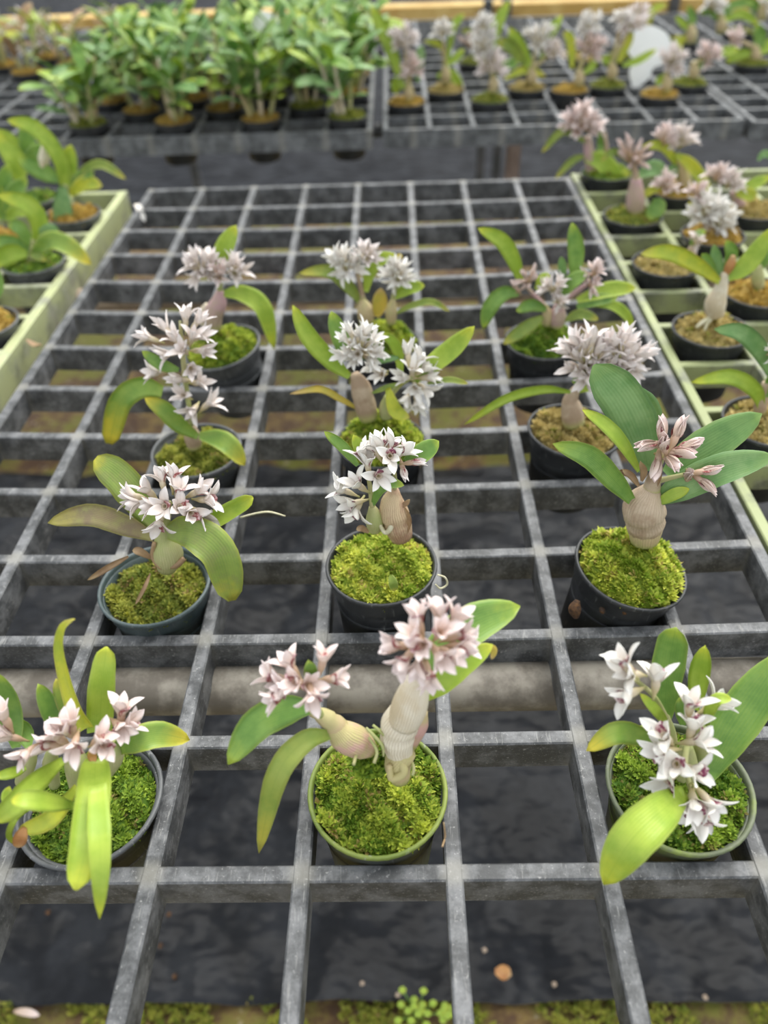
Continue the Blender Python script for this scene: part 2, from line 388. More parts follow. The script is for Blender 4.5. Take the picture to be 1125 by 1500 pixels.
def tray(label, x0, nx, y0, ny, mat, zf=None, z=0.0, h=.33, rimh=.33, wt=.115, rimmat=None, rimw=None, group=None):
    t = thing('grid_tray', label, 'tray', W((x0+nx/2, y0, z-max(h, rimh))), group)
    shared = {}
    for i in range(nx+1):
        e = i in (0, nx)
        a, b = (x0+i, y0-wt/2, z), (x0+i, y0+ny+wt/2, z)
        if zf or e:
            bar_mesh('rim_bar' if e else 'long_bar', a, b, (rimw or wt) if e else wt, wt*.86, rimh if e else h, rimmat if e and rimmat else mat, t, 14 if zf else 1, zf)
        elif 'L' in shared:
            o = inst('long_bar', shared['L'], t); o.location = (i-1)*P, 0, 0
        else: shared['L'] = bar_mesh('long_bar', a, b, wt, wt*.86, h, mat, t).data
    for j in range(ny+1):
        e = j in (0, ny)
        a, b = (x0, y0+j, z-.006), (x0+nx, y0+j, z-.006)
        if zf or e: bar_mesh('rim_bar' if e else 'cross_bar', a, b, wt, wt*.86, rimh if e else h, mat, t, 16 if zf else 1, zf)
        elif 'C' in shared:
            o = inst('cross_bar', shared['C'], t); o.location = 0, (j-1)*P, 0
        else: shared['C'] = bar_mesh('cross_bar', a, b, wt, wt*.86, h, mat, t).data
    return t
tray('grey black plastic grid tray holding twelve flowering orchids in rows', -4, 8, -1, 14, M['tray'], sag)
tray('algae stained green grid tray of potted orchids touching the grey tray', 4.16, 8, -.8, 14, M['tray_algae'])
tray('pale green thick-rimmed grid tray holding leafy plants without flowers', -12.5, 8, -1.15, 14, M['tray_pale'], rimh=.46, rimw=.15, z=.03)
tray('black grid tray crowded with tall leafy green plants near timber rail', .153-8, 8, 16.55, 13, M['tray_back'], rimh=.4)
tray('black grid tray of white flowering orchids beside the leafy crowd', .516, 8, 16.55, 13, M['tray_back'], rimh=.4)
tray('black grid tray past the white plant tag with few orchids', 8.72, 8, 16.35, 13, M['tray_back'], rimh=.4)
tray('black grid tray with brown withered flower stalks beyond the leafy crowd', .153-8.36-8, 8, 17.0, 13, M['tray_back'], rimh=.4)

# ------------------------------------------------------------------ pipes, posts, rail
def rod(name, a, b, r, mat, label, cat, group=None, k=18):
    a = np.array(a, float); b = np.array(b, float)
    o = tube(None, [a, b], [r, r], mat, name, 2, k)
    # move the origin to its middle
    c = Vector(W((a+b)/2))
    for v in o.data.vertices: v.co -= c
    o.location = c; return tag(o, label, cat, group)
rod('support_pipe', (-13, 1.83, -.56), (13, 1.83, -.56), .215, M['pipe'], 'grey brown weathered pipe carrying the tray under the first orchid row', 'pipe')
rod('support_pipe', (-13, 9.45, -.52), (13, 9.45, -.52), .18, M['pipe_warm'], 'rusty tan pipe carrying the tray under the last orchid row', 'pipe')
rod('support_pipe', (-17, 18.6, -.58), (17, 18.6, -.58), .17, M['steel'], 'dark pipe carrying the back trays under the white flowering orchids', 'pipe')
rod('support_pipe', (-17, 27.5, -.58), (17, 27.5, -.58), .17, M['steel'], 'dark pipe under the far edge of the back trays near the timber rail', 'pipe')
def box(name, x0, x1, y0, y1, z0, z1, mat, label, cat, group=None):
    c = ((x0+x1)/2, (y0+y1)/2, z0); e = .04
    bm = bmesh.new(); bmesh.ops.create_cube(bm, size=1)
    for v in bm.verts: v.co = Vector((v.co.x*(x1-x0)*P, v.co.y*(y1-y0)*P, (v.co.z+.5)*(z1-z0)*P))
    bmesh.ops.bevel(bm, geom=bm.edges[:], offset=e*P, segments=2, affect='EDGES')
    me = D.meshes.new(name); bm.to_mesh(me); bm.free(); me.materials.append(mat)
    o = D.objects.new(name, me); COL.objects.link(o); o.location = W(c); return tag(o, label, cat, group)
box('timber_rail', -22, 22, 31.9, 32.9, -1.0, .05, M['beam'], 'long yellow timber rail behind the back trays', 'rail')
for i, x in enumerate((-7.7, 4.3, 5.0, 11.2)):
    box('rail_post', x-.16, x+.16, 31.45, 31.85, GZ, .25, M['steel'], 'dark slim post standing against the yellow timber rail', 'post', 'posts along the timber rail')
for x, yy in ((3.75, 18.6), (-11, 18.6), (12, 18.6)):
    box('bench_leg', x-.17, x+.17, yy-.17, yy+.17, GZ, -.75, M['post'], 'brown wooden leg under the back trays pipe', 'post', 'bench legs under the back trays')
for x in (-10.5, 10.8):
    for yy in (1.83, 9.45):
        box('bench_leg', x-.2, x+.2, yy-.2, yy+.2, GZ, -.77 if yy < 5 else -.70, M['post'], 'brown wooden leg under the pipe of the nearer trays', 'post', 'bench legs under the nearer trays')

# ------------------------------------------------------------------ pots and moss
POT_H = .92
def pot_profile(r):
    r0 = r; r = min(r, .468)
    return [(.30*r*2, .02), (.30*r*2, 0), (.345*r*2, 0), (.36*r*2, .03), (.420*r*2, POT_H-.43), (.440*r*2, POT_H-.41), (.440*r*2, POT_H-.385), (.430*r*2, POT_H-.37), (.455*r*2, POT_H-.21), (.475*r*2, POT_H-.20), (.476*r*2, POT_H-.06),
            (.470*r0*2, POT_H-.05), (.462*r0*2, POT_H-.055), (.455*r*2, POT_H-.12), (.40*r*2, .05), (.02, .04)]
def rim_profile(r):
    return [(.462*r*2, POT_H-.055), (.480*r*2, POT_H-.06), (.492*r*2, POT_H-.045), (.500*r*2, POT_H-.02), (.497*r*2, POT_H-.004), (.488*r*2, POT_H), (.474*r*2, POT_H-.003), (.466*r*2, POT_H-.02), (.462*r*2, POT_H-.055)]
_pc = {}
def pot_meshes(r, pm, rm):
    key = (round(r, 3), pm, rm)
    if key not in _pc:
        res = []
        for nm, prof, mat in (('pot', pot_profile(r), M[pm]), ('rim', rim_profile(r), M[rm])):
            V, F = lathe(prof, 44); me = D.meshes.new(nm); me.from_pydata(V, [], F); me.materials.append(mat)
            me.polygons.foreach_set('use_smooth', np.ones(len(me.polygons), dtype=bool)); res.append(me)
        _pc[key] = res
    return _pc[key]
def moss_mesh(r, dome, mat, tufts, leaflets, size, low=-.10, bumpy=.04, seedv=0, slope=(0, 0)):
    g = np.random.default_rng(100+seedv)
    ph = g.uniform(0, 6.28, 6)
    def hz(x, y):
        q = (x*x+y*y)/(r*r)
        return low+dome*np.maximum(0, 1-q)**.8+bumpy*(np.sin(x*17+ph[0])*np.cos(y*15+ph[1])+.6*np.sin(x*31+y*23+ph[2]))+slope[0]*x+slope[1]*y
    V = [[0, 0, float(hz(np.float64(0), np.float64(0)))]]; F = []; T = [(.0, .5)]
    nr, ns = 9, 30
    for i in range(1, nr+1):
        for j in range(ns):
            a = 2*math.pi*j/ns; x = r*i/nr*math.cos(a); y = r*i/nr*math.sin(a); V.append([x, y, float(hz(np.float64(x), np.float64(y)))-(.04 if i == nr else 0)]); T.append((float(g.uniform(0, .12)), float(g.uniform(0, .9))))
    for j in range(ns): F.append((0, 1+j, 1+(j+1) % ns))
    for i in range(nr-1):
        for j in range(ns):
            a = 1+i*ns+j; b = 1+i*ns+(j+1) % ns; F.append((a, a+ns, b+ns, b))
    n0 = len(V)
    R_ = r*np.sqrt(g.uniform(0, 1, tufts))*.985; A = g.uniform(0, 2*math.pi, tufts)
    tx, ty = R_*np.cos(A), R_*np.sin(A); tz = hz(tx, ty)
    c1_ = np.clip(.42+.3*np.sin(tx*19+ph[3])*np.cos(ty*17+ph[4])+.2*np.sin(tx*8+ty*6+ph[0])+g.normal(0, .27, tufts), 0, 1); c2_ = np.clip(.42+.25*np.sin(tx*13+ty*15+ph[5])+g.normal(0, .25, tufts), 0, 1)
    NL = tufts*leaflets; rep = lambda q: np.repeat(q, leaflets)
    th = g.uniform(0, 2*math.pi, NL); el = g.uniform(.25, 1.35, NL); L = size*g.uniform(.55, 1.25, NL)
    d = np.stack([np.cos(th)*np.cos(el), np.sin(th)*np.cos(el), np.sin(el)], 1); sd = np.stack([-np.sin(th), np.cos(th), g.normal(0, .3, NL)], 1)
    b = np.stack([rep(tx), rep(ty), rep(tz)-.01], 1); wd = (L*.20)[:, None]; L = L[:, None]
    q = np.stack([b, b+d*L*.5+sd*wd, b+d*L+np.array([0, 0, -.12])*L, b+d*L*.5-sd*wd], 1).reshape(-1, 3)
    V = np.concatenate([np.array(V), q])*P
    F += [(n0+4*i, n0+4*i+1, n0+4*i+2, n0+4*i+3) for i in range(NL)]
    me = D.meshes.new('moss'); me.from_pydata(V.tolist(), [], F); me.materials.append(mat)
    tint = np.concatenate([np.array([(a_, b_, 0) for a_, b_ in T]), np.stack([np.repeat(rep(c1_), 4), np.repeat(rep(c2_), 4), np.zeros(NL*4)], 1)])
    at = me.attributes.new('tint', 'FLOAT_VECTOR', 'POINT'); at.data.foreach_set('vector', tint.astype(np.float32).ravel())
    me.update(); return me
_mc = {}
class Plant:
    count = 0
    def __init__(s, name, label, x, y, h, r=.485, pm='pot', rm=None, moss='moss', dome=.10, tilt=(0, 0), near=True, group=None, tufts=None, low=-.08, cat='orchid', size=.055, slope=(0, 0)):
        """x, y cell position, h rim height above the tray, pitches"""
        Plant.count += 1
        s.x, s.y, s.h = x, y, h; s.Y = y
        s.root = thing(name, label, cat, W((x, y, h-POT_H)), group)
        a, b = pot_meshes(r, pm, rm or pm)
        o = inst('pot', a, s.root); o.rotation_euler = (math.radians(tilt[0]), math.radians(tilt[1]), 0)
        # tilt about the rim centre
        mtx = Matrix.Translation((0, 0, POT_H*P*.6)) @ o.rotation_euler.to_matrix().to_4x4() @ Matrix.Translation((0, 0, -POT_H*P*.6))
        o.matrix_local = mtx
        q = inst('rim', b, o)
        if rm: q['label'] = 'green algae coated pot rim'
        tufts = tufts or (1500 if near else 300)
        key = (moss, near, Plant.count % 3 if not near else Plant.count, r)
        if key not in _mc: _mc[key] = moss_mesh(.432, dome, M[moss], tufts, 6 if near else 5, size if near else .075, low, seedv=Plant.count, slope=slope)
        mo = inst('moss', _mc[key], s.root); mo['kind'] = 'stuff'; mo.matrix_local = mtx @ Matrix.Translation((0, 0, POT_H*P))
    def p(s, x, y, dy=0.0): return at_y(x, y, s.Y+dy)
    def leaf(s, pts, w, mat, roll=0, fold=.22, name='leaf', **kw):
        q = [s.p(*t) for t in pts]; wp = w/ppx(q[len(q)//2]); return leaf(s.root, q, wp, M[mat], roll, fold, name, **kw)
    def tube(s, pts, rad, mat, name='pseudobulb', rings=None, n=14, k=12):
        q = [s.p(*t) for t in pts]; sc = ppx(q[0]); return tube(s.root, q, [r/2/sc for r in rad], M[mat], name, n, k, rings)
    def flower(s, x, y, dy, dx, du, dt, size, kind, near=True, opn=None):
        p = s.p(x, y, dy); d = Vector(dx*RX+du*UX-dt*.75*FX).normalized(); L = size*(1.22 if near else 1.1)/ppx(p)*P
        # (x, y) marks the middle of the flower; the ovary starts behind it
        o = flower_obj(kind, near, s.root)
        rot = d.to_track_quat('Z', 'Y').to_matrix().to_4x4() @ Matrix.Rotation(random.uniform(0, 6.28), 4, 'Z')
        o.matrix_local = Matrix.Translation(W(p)-s.root.location-d*L*.55) @ rot @ Matrix.Scale(L, 4); return o
    def cluster(s, x, y, rad, n, size, kind, dy=0.0, up=.25, seed=0):
        g = random.Random(seed+int(x*7+y)); 
        for i in range(n):
            a = i*2.39996+g.uniform(-.3, .3); q = math.sqrt((i+.5)/n)
            dx, du, dt = q*math.cos(a), q*math.sin(a)*.9+up, math.sqrt(max(.05, 1-q*q))*.8+.1
            s.flower(x+dx*rad*.75, y-(du-up)*rad*.75, dy-.06*dt, dx, du, dt, size*g.uniform(.85, 1.15), kind, False)

# ------------------------------------------------------------------ flowers (unit length along +Z)
def petal_data(length, width, spread, curl, z0=.40, r0=.05, cup=.35, n=7, thick=.012, twist=0.0):
    """a lanceolate petal starting at height z0, leaning out by spread, curling by curl (radians)"""
    cs = [-1, -.5, 0, .5, 1]; V, UV, F = [], [], []; x, z, a = r0, z0, spread
    cen = []
    for i in range(n+1):
        cen.append((x, z, a)); x += math.sin(a)*length/n; z += math.cos(a)*length/n; a += curl/n
    for side in (0, 1):
        for i, (x, z, a) in enumerate(cen):
            t = i/n; hw = width/2*np.interp(t, [0, .25, .5, .75, .92, 1], [.45, .85, 1, .78, .34, .02])
            nx, nz = math.cos(a), -math.sin(a)             # outward normal
            for c in cs:
                lift = cup*hw*(abs(c)**1.6)+thick*side*-1
                V.append((x-nx*lift, c*hw+twist*t*hw, z-nz*lift)); UV.append((t, (c+1)/2))
    k = 5; off = (n+1)*k
    for i in range(n):
        for j in range(k-1):
            b = i*k+j; F.append((b, b+k, b+k+1, b+1)); b += off; F.append((b, b+1, b+k+1, b+k))
        for j in (0, k-1):
            b = i*k+j; F.append((b, b+off, b+k+off, b+k))
    return V, F, UV
def tube_data(open_r=.085, bend=.06):
    prof = [(.028, 0), (.034, .08), (.05, .16), (.085, .26), (.10, .36), (.095, .46), (open_r, .54), (open_r*.8, .53), (.04, .40)]
    V, UV, F = [], [], []; k = 10
    for i, (r, z) in enumerate(prof):
        off = -bend*math.sin(min(1, z/.4)*math.pi*.5)*.8
        for j in range(k):
            a = 2*math.pi*j/k; V.append((r*math.cos(a)+off*.5+bend*.4, r*.85*math.sin(a), z)); UV.append((min(1, z/.54), j/k))
    for i in range(len(prof)-1):
        for j in range(k): F.append((i*k+j, i*k+(j+1) % k, (i+1)*k+(j+1) % k, (i+1)*k+j))
    F.append(tuple(range(k-1, -1, -1))); return V, F, UV
def spec(kind, var, near=True):
    op = {'pink': .42, 'white': .55, 'blush': .45, 'tan': .10, 'bud': .02}[kind]; u = random.Random(var*31+len(kind)).uniform; L = []
    if not near: op *= .75
    wk = 1.0 if near else .8
    for i in range(3): L.append(('sepal', i*2.094+u(-.2, .2), .58+u(-.08, .08), .29*wk, op+u(-.22, .18), (.5 if op > .2 else -.35)+u(-.5, .6)))
    for i in range(2): L.append(('petal', 1.047+i*2.094+u(-.2, .2), .54+u(-.06, .06), .25*wk, op*.75+u(-.15, .15), (.35 if op > .2 else -.3)+u(-.5, .5)))
    L.append(('lip', 1.047+4.189, .36, .30, .20 if op > .2 else .02, 1.1 if op > .2 else -.2))
    return L
PM = {'pink': ('petal_pink', 'tube_tan', 'lip_pink'), 'white': ('petal_white', 'tube_olive', 'lip_white'), 'blush': ('petal_blush', 'tube_olive', 'lip_pink'), 'tan': ('petal_tan', 'tube_tan', 'lip_pink'), 'bud': ('petal_blush', 'tube_tan', 'lip_pink')}
_fc = {}
def raw_mesh(name, V, F, UV, mats, mi=None):
    me = D.meshes.new(name); me.from_pydata(V, [], F)
    for q in mats: me.materials.append(q)
    ul = me.uv_layers.new(name='UVMap'); li = np.empty(len(me.loops), dtype=np.int32); me.loops.foreach_get('vertex_index', li)
    ul.data.foreach_set('uv', np.asarray(UV, dtype=np.float32)[li].ravel())
    if mi: me.polygons.foreach_set('material_index', np.asarray(mi, dtype=np.int32))
    me.polygons.foreach_set('use_smooth', np.ones(len(me.polygons), dtype=bool)); me.update(); return me
def rotz(V, a): c, s = math.cos(a), math.sin(a); return [(x*c-y*s, x*s+y*c, z) for x, y, z in V]
def flower_obj(kind, near, root):
    var = random.randrange(5); key = (kind, near, var)
    pm, tm, lm = (M[q] for q in PM[kind])
    if key not in _fc:
        tv = tube_data(.075 if kind in ('tan', 'bud') else .088)
        if near:
            ch = [(nm, raw_mesh(nm, *petal_data(ln, wd, sp, cu), [lm if nm == 'lip' else pm]), a) for nm, a, ln, wd, sp, cu in spec(kind, var)]
            _fc[key] = (raw_mesh('flower', *tv, [tm]), ch)
        else:
            V, F, UV = [list(q) for q in tv]; mi = [1]*len(F)
            for nm, a, ln, wd, sp, cu in spec(kind, var, False):
                v, f, u = petal_data(ln*1.1, wd, sp, cu, n=4); b = len(V); V += rotz(v, a); F += [tuple(i+b for i in q) for q in f]; UV += u; mi += [0]*len(f)
            _fc[key] = (raw_mesh('flower', V, F, UV, [pm, tm, lm], mi), [])
    me, ch = _fc[key]; o = inst('flower', me, root)
    for nm, cm, a in ch:
        c = inst(nm, cm, o); c.rotation_euler = (0, 0, a)
    return o
#PLANTS
# ------------------------------------------------------------------ front row of the grey tray
G1 = 'flowering orchids standing in the grey tray'
a = Plant('potted_orchid', 'orchid with many lime strap leaves drooping over its scuffed grey pot', -1.52, .50, .06, .505, 'pot_grey', None, 'moss_dark', .06, low=-.13, group=G1)
a.leaf([(128, 1066, .05), (112, 1040, .1), (98, 998, .2), (88, 950, .25), (93, 920, .22), (108, 907, .18)], 24, 'yellow', 35, .5, prof=([0, .3, .6, .85, 1], [1.2, 1, .7, .5, .1]))
a.leaf([(146, 1072, .1), (149, 1008, .2), (156, 948, .32)], 39, 'lime', 5, prof=([0, .15, .5, .85, .95, 1], [.9, .98, 1, .8, .6, .15]))
a.leaf([(84, 1075, .1), (72, 1040, .15), (56, 1002, .2)], 27, 'green', -15)
a.leaf([(108, 1070, .12), (96, 1030, .2), (82, 994, .28)], 25, 'olive', 10)
a.leaf([(165, 1100, 0), (196, 1085, -.05), (232, 1075, 0), (278, 1084, .05)], 40, 'ytip', -10)
a.leaf([(24, 1095, .05), (14, 1040, .15), (-6, 985, .2)], 34, 'green', 10)
a.leaf([(42, 1095, .05), (36, 1075, .12), (28, 1054, .15)], 25, 'green', 0)
a.leaf([(140, 1112, -.15), (137, 1160, -.42), (128, 1232, -.72), (111, 1304, -.95)], 52, 'lime', 0, .12, prof=([0, .08, .25, .6, .85, .96, 1], [.6, .85, .97, 1, .8, .5, .1]))
a.leaf([(143, 1150, -.42), (146, 1220, -.72), (147, 1285, -.9), (146, 1346, -1.0)], 34, 'lime', -8, .15, prof=([0, .3, .6, .85, 1], [.8, 1, .85, .5, .05]))
a.leaf([(92, 1114, -.1), (52, 1147, -.35), (20, 1180, -.5), (-8, 1205, -.55)], 37, 'lime', 12)
a.leaf([(108, 1180, -.45), (75, 1176, -.55), (40, 1172, -.6), (16, 1172, -.6)], 30, 'lime', -12)
a.leaf([(112, 1152, -.2), (84, 1190, -.45), (60, 1207, -.5), (26, 1217, -.5)], 28, 'yellow', 15)
a.leaf([(38, 1125, -.1), (18, 1132, -.2), (-8, 1138, -.25)], 17, 'lime', 0)
a.leaf([(42, 1186, -.35), (22, 1200, -.48), (13, 1222, -.5), (20, 1236, -.5)], 10, 'lime', 20)
a.leaf([(36, 1212, -.5), (30, 1227, -.54), (27, 1242, -.53)], 20, 'orange', 0, name='dry_leaf_tip')
a.leaf([(15, 1185, -.45), (9, 1168, -.4), (14, 1152, -.35)], 14, 'lime', 0)
a.leaf([(138, 1118, -.18), (135, 1108, -.15), (132, 1098, -.14)], 13, 'orange', 0, name='dry_sheath')
a.tube([(30, 1145, 0), (40, 1120, -.02), (48, 1098, 0)], [16, 24, 10], 'bulb_green')
a.tube([(112, 1150, -.05), (112, 1118, -.08), (110, 1092, 0)], [22, 32, 10], 'bulb_green')
a.tube([(158, 1130, 0), (166, 1104, -.03), (158, 1080, .02)], [20, 30, 9], 'bulb_green')
a.tube([(80, 1150, 0), (74, 1118, 0), (80, 1090, 0)], [16, 22, 9], 'bulb_green')
for f in [(4, 1048, .0, -.3, .8, .5), (10, 1078, -.05, -.5, .3, .6), (36, 1106, -.22, -.5, -.4, .8), (66, 1092, -.15, -.8, .1, .5), (80, 1078, -.12, -.5, .5, .5), (103, 1058, -.08, -.1, .9, .5), (96, 1070, -.12, -.2, .5, .8), (108, 1094, -.25, .1, -.4, .9), (146, 1082, -.18, .6, .5, .6), (152, 1092, -.2, .3, -.1, .9), (178, 1040, .05, .1, .9, .3), (190, 1060, 0, .8, .35, .3), (176, 1066, -.05, .5, -.2, .7)]:
    a.flower(*f, 52, 'pink')

b = Plant('potted_orchid', 'orchid with two pale striped pseudobulbs in a pot with green rim', .5, .50, .13, .485, 'pot_damp', 'rim_green', 'moss', .10, group=G1, tufts=2200, size=.06)
b.tube([(586, 1140, -.1), (583, 1118, -.08), (592, 1100, -.05)], [30, 40, 36], 'bulb_olive', 'root_collar')
b.tube([(580, 1104, -.08), (592, 1130, -.16), (574, 1140, -.18), (570, 1120, -.14)], [11, 13, 12, 8], 'bulb_olive', 'old_sheath')
b.tube([(588, 1112, -.04), (582, 1084, -.03), (586, 1060, 0), (598, 1040, .02)], [34, 48, 54, 44], 'bulb_cream', rings=[.5])
b.tube([(592, 1056, -.02), (600, 1034, -.01), (608, 1008, .02), (618, 978, .06)], [48, 52, 42, 20], 'bulb_cream')
b.tube([(600, 1090, .05), (610, 1060, .04), (620, 1042, .05)], [24, 34, 14], 'bulb_pink', 'sheath')
b.tube([(542, 1098, 0), (524, 1088, -.02), (502, 1076, -.02), (486, 1060, 0)], [26, 46, 44, 24], 'bulb_pink', rings=[.3, .8])
b.tube([(500, 1072, 0), (486, 1058, 0), (468, 1046, .02), (448, 1036, .04)], [34, 30, 22, 14], 'bulb_olive', rings=[.35, .7])
b.tube([(470, 1048, 0), (458, 1025, 0), (450, 1000, -.02)], [12, 9, 7], 'bulb_green', 'flower_stalk')
b.tube([(617, 985, .04), (622, 965, .02), (628, 945, .0)], [16, 12, 9], 'bulb_green', 'flower_stalk')
b.leaf([(622, 992, .08), (650, 950, .18), (694, 912, .3), (762, 888, .42)], 62, 'green', -12, .18)
b.leaf([(624, 1022, .02), (648, 1000, .05), (684, 967, .12), (722, 944, .18)], 36, 'lime', -10, .25)
b.leaf([(717, 944, .18), (724, 952, .17), (720, 966, .15)], 9, 'gold', 0, name='dry_leaf_tip')
b.leaf([(458, 1036, .03), (420, 1040, .0), (375, 1062, -.12), (334, 1120, -.25)], 50, 'green', 6, .15)
b.leaf([(486, 1076, -.05), (446, 1086, -.15), (405, 1138, -.32), (379, 1250, -.45)], 36, 'olive', 5, .22)
b.leaf([(452, 1000, .02), (455, 984, .0), (452, 968, .0)], 20, 'green', 0)
for f in [(474, 962, .03, .2, .95, .2), (492, 994, 0, .9, .15, .35), (398, 990, .03, -.9, .3, .2), (424, 972, .05, -.5, .8, .3), (404, 1022, -.08, -.8, -.4, .5), (456, 1020, -.12, .2, -.6, .8), (432, 998, -.1, -.3, .2, .9), (420, 1008, -.06, -.7, .0, .6), (452, 1004, -.06, .4, .2, .8), (412, 1000, 0, -.9, .1, .5)]:
    b.flower(*f, 52, 'pink')
for f in [(578, 945, 0, -.95, .1, .3), (592, 968, -.1, -.6, -.6, .6), (612, 905, .05, -.25, .95, .2), (642, 897, .08, .1, .95, .2), (668, 905, .08, .6, .75, .2), (676, 930, .05, .9, .3, .3), (680, 946, 0, .9, .05, .4), (646, 925, -.08, .2, .4, .9), (606, 928, -.05, -.5, .5, .7), (644, 962, -.12, .3, -.4, .9), (612, 976, -.12, -.2, -.8, .6), (628, 990, -.08, .2, -.8, .5), (664, 958, -.05, .7, -.2, .6), (618, 945, -.1, -.3, .0, 1)]:
    b.flower(*f, 56, 'pink')
for q in [[(536, 1066, -.02), (548, 1078, -.06), (560, 1092, -.1), (562, 1108, -.14)], [(540, 1080, -.05), (552, 1100, -.12), (548, 1118, -.18)], [(530, 1090, -.05), (522, 1106, -.12), (518, 1120, -.2)], [(546, 1062, 0), (560, 1074, -.04), (574, 1088, -.08)], [(600, 1108, -.06), (606, 1124, -.14), (604, 1136, -.18)]]:
    b.tube(q, [4, 5, 5, 3][:len(q)], 'bulb_green', 'root', k=6)
cl = inst('moss_clump', moss_mesh(.13, .14, M['moss_dark'], 160, 6, .06, -.05, .01, 77), b.root); cl['kind'] = 'stuff'; cl.location = W(b.p(543, 1104, .02))-b.root.location
b.tube([(648, 1240, -.5), (652, 1225, -.42), (650, 1205, -.42)], [3, 3, 2], 'dry', 'root')

c = Plant('potted_orchid', 'white flowered orchid with broad green leaves reaching past its olive pot', 2.57, .51, .13, .495, 'pot_green', 'rim_olive', 'moss_dark', .08, group=G1, tufts=2000)
c.tube([(1000, 1150, .05), (1004, 1120, .05), (1006, 1090, .03)], [26, 34, 14], 'bulb_green')
c.tube([(978, 1110, .15), (978, 1080, .15), (976, 1050, .15)], [22, 26, 10], 'bulb_green')
c.tube([(1030, 1120, .1), (1030, 1090, .12), (1024, 1056, .12)], [22, 26, 10], 'bulb_green')
c.tube([(1006, 1092, .03), (1004, 1120, -.15), (1012, 1160, -.3)], [9, 8, 6], 'bulb_green', 'flower_stalk')
c.tube([(976, 1052, .15), (958, 1020, .1), (930, 995, .05)], [9, 7, 6], 'bulb_green', 'flower_stalk')
c.leaf([(974, 1052, .18), (976, 1000, .28), (984, 950, .36), (990, 920, .38)], 48, 'green', 6, .12, prof=([0, .2, .5, .8, .93, 1], [.4, .8, 1, .9, .6, .1]))
c.leaf([(1018, 1040, .2), (1024, 990, .3), (1033, 946, .36)], 30, 'lime', 0)
c.leaf([(1036, 1138, 0), (1062, 1082, .12), (1100, 1026, .25), (1150, 955, .4)], 66, 'green', -10, .15)
c.leaf([(964, 1094, 0), (935, 1078, -.02), (900, 1074, -.06), (859, 1100, -.12)], 34, 'ytip', 8, .15)
c.leaf([(1004, 1160, -.3), (965, 1192, -.55), (922, 1235, -.7), (884, 1296, -.78)], 64, 'lime', 4, .12)
c.leaf([(1034, 1064, 0), (1040, 1040, -.02), (1052, 1024, -.02), (1072, 1024, -.02)], 19, 'lime', 10, .3)
c.leaf([(978, 1062, .05), (962, 1042, .0), (938, 1016, 0)], 16, 'lime', -10)
c.leaf([(1000, 1062, .15), (1000, 1040, .15), (996, 1022, .18)], 22, 'green', 0)
for f in [(912, 968, .02, -.6, .75, .2), (922, 985, 0, -.7, .2, .5), (916, 1020, -.05, -.85, -.3, .4), (962, 990, .05, .05, .95, .2), (1012, 1028, 0, .0, .75, .5), (1052, 1030, .05, .7, .5, .3), (972, 1076, -.15, -.6, .6, .6), (1026, 1084, -.15, .6, .3, .7), (1016, 1060, -.08, .1, .8, .4), (966, 1100, -.2, -.9, .0, .4), (990, 1120, -.28, -.4, .1, .9), (1020, 1130, -.28, .4, .0, .9), (976, 1146, -.3, -.7, -.5, .5), (1018, 1180, -.42, -.1, -.4, .9), (1042, 1178, -.4, .5, -.6, .6), (1004, 1186, -.4, -.5, -.7, .6), (1030, 1200, -.42, .2, -.9, .4)]:
    c.flower(*f, 58, 'white')

# ------------------------------------------------------------------ second row
d = Plant('potted_orchid', 'orchid with a bronze leaf and mottled leaf hanging over its blue grey pot', -1.5, 2.48, .13, .495, 'pot_teal', None, 'moss_olive', .05, group=G1, low=-.11)
d.tube([(244, 832, -.05), (246, 812, -.05), (242, 788, 0), (240, 770, 0)], [28, 44, 30, 12], 'bulb_green')
d.tube([(226, 795, -.08), (224, 815, -.1), (236, 830, -.14), (246, 826, -.14)], [6, 8, 9, 5], 'dry', 'old_sheath')
d.tube([(270, 818, -.1), (258, 828, -.14), (244, 830, -.14)], [8, 10, 6], 'dry', 'old_sheath')
d.leaf([(188, 815, -.1), (160, 830, -.18), (128, 850, -.24)], 10, 'dry', 20, .4, 'dry_husk')
d.leaf([(222, 818, -.1), (205, 808, -.12), (194, 806, -.12)], 12, 'dry', 0, .3, 'dry_husk')
d.leaf([(220, 840, -.2), (212, 860, -.34), (198, 886, -.40)], 6, 'dry', 0, .3, 'dry_husk')
d.leaf([(232, 774, .05), (206, 738, .15), (176, 700, .25), (140, 671, .33)], 50, 'mottle', 8, .15, prof=([0, .2, .5, .8, .93, 1], [.4, .75, 1, .92, .66, .2]))
d.leaf([(226, 788, 0), (184, 770, -.02), (132, 754, -.05), (70, 766, -.08)], 35, 'bronze', 6, .2)
d.leaf([(244, 780, -.06), (282, 780, -.15), (322, 812, -.25), (340, 880, -.32)], 56, 'mottle', -6, .12, prof=([0, .2, .5, .8, .93, 1], [.35, .8, 1, .92, .7, .2]))
d.leaf([(272, 778, .05), (306, 764, .08), (342, 744, .15), (370, 728, .18)], 27, 'lime', -10, .4, prof=([0, .2, .5, .85, .96, 1], [.6, .9, 1, .85, .6, .2]))
d.tube([(242, 778, 0), (246, 755, -.02), (248, 735, -.02)], [12, 9, 7], 'bulb_green', 'flower_stalk')
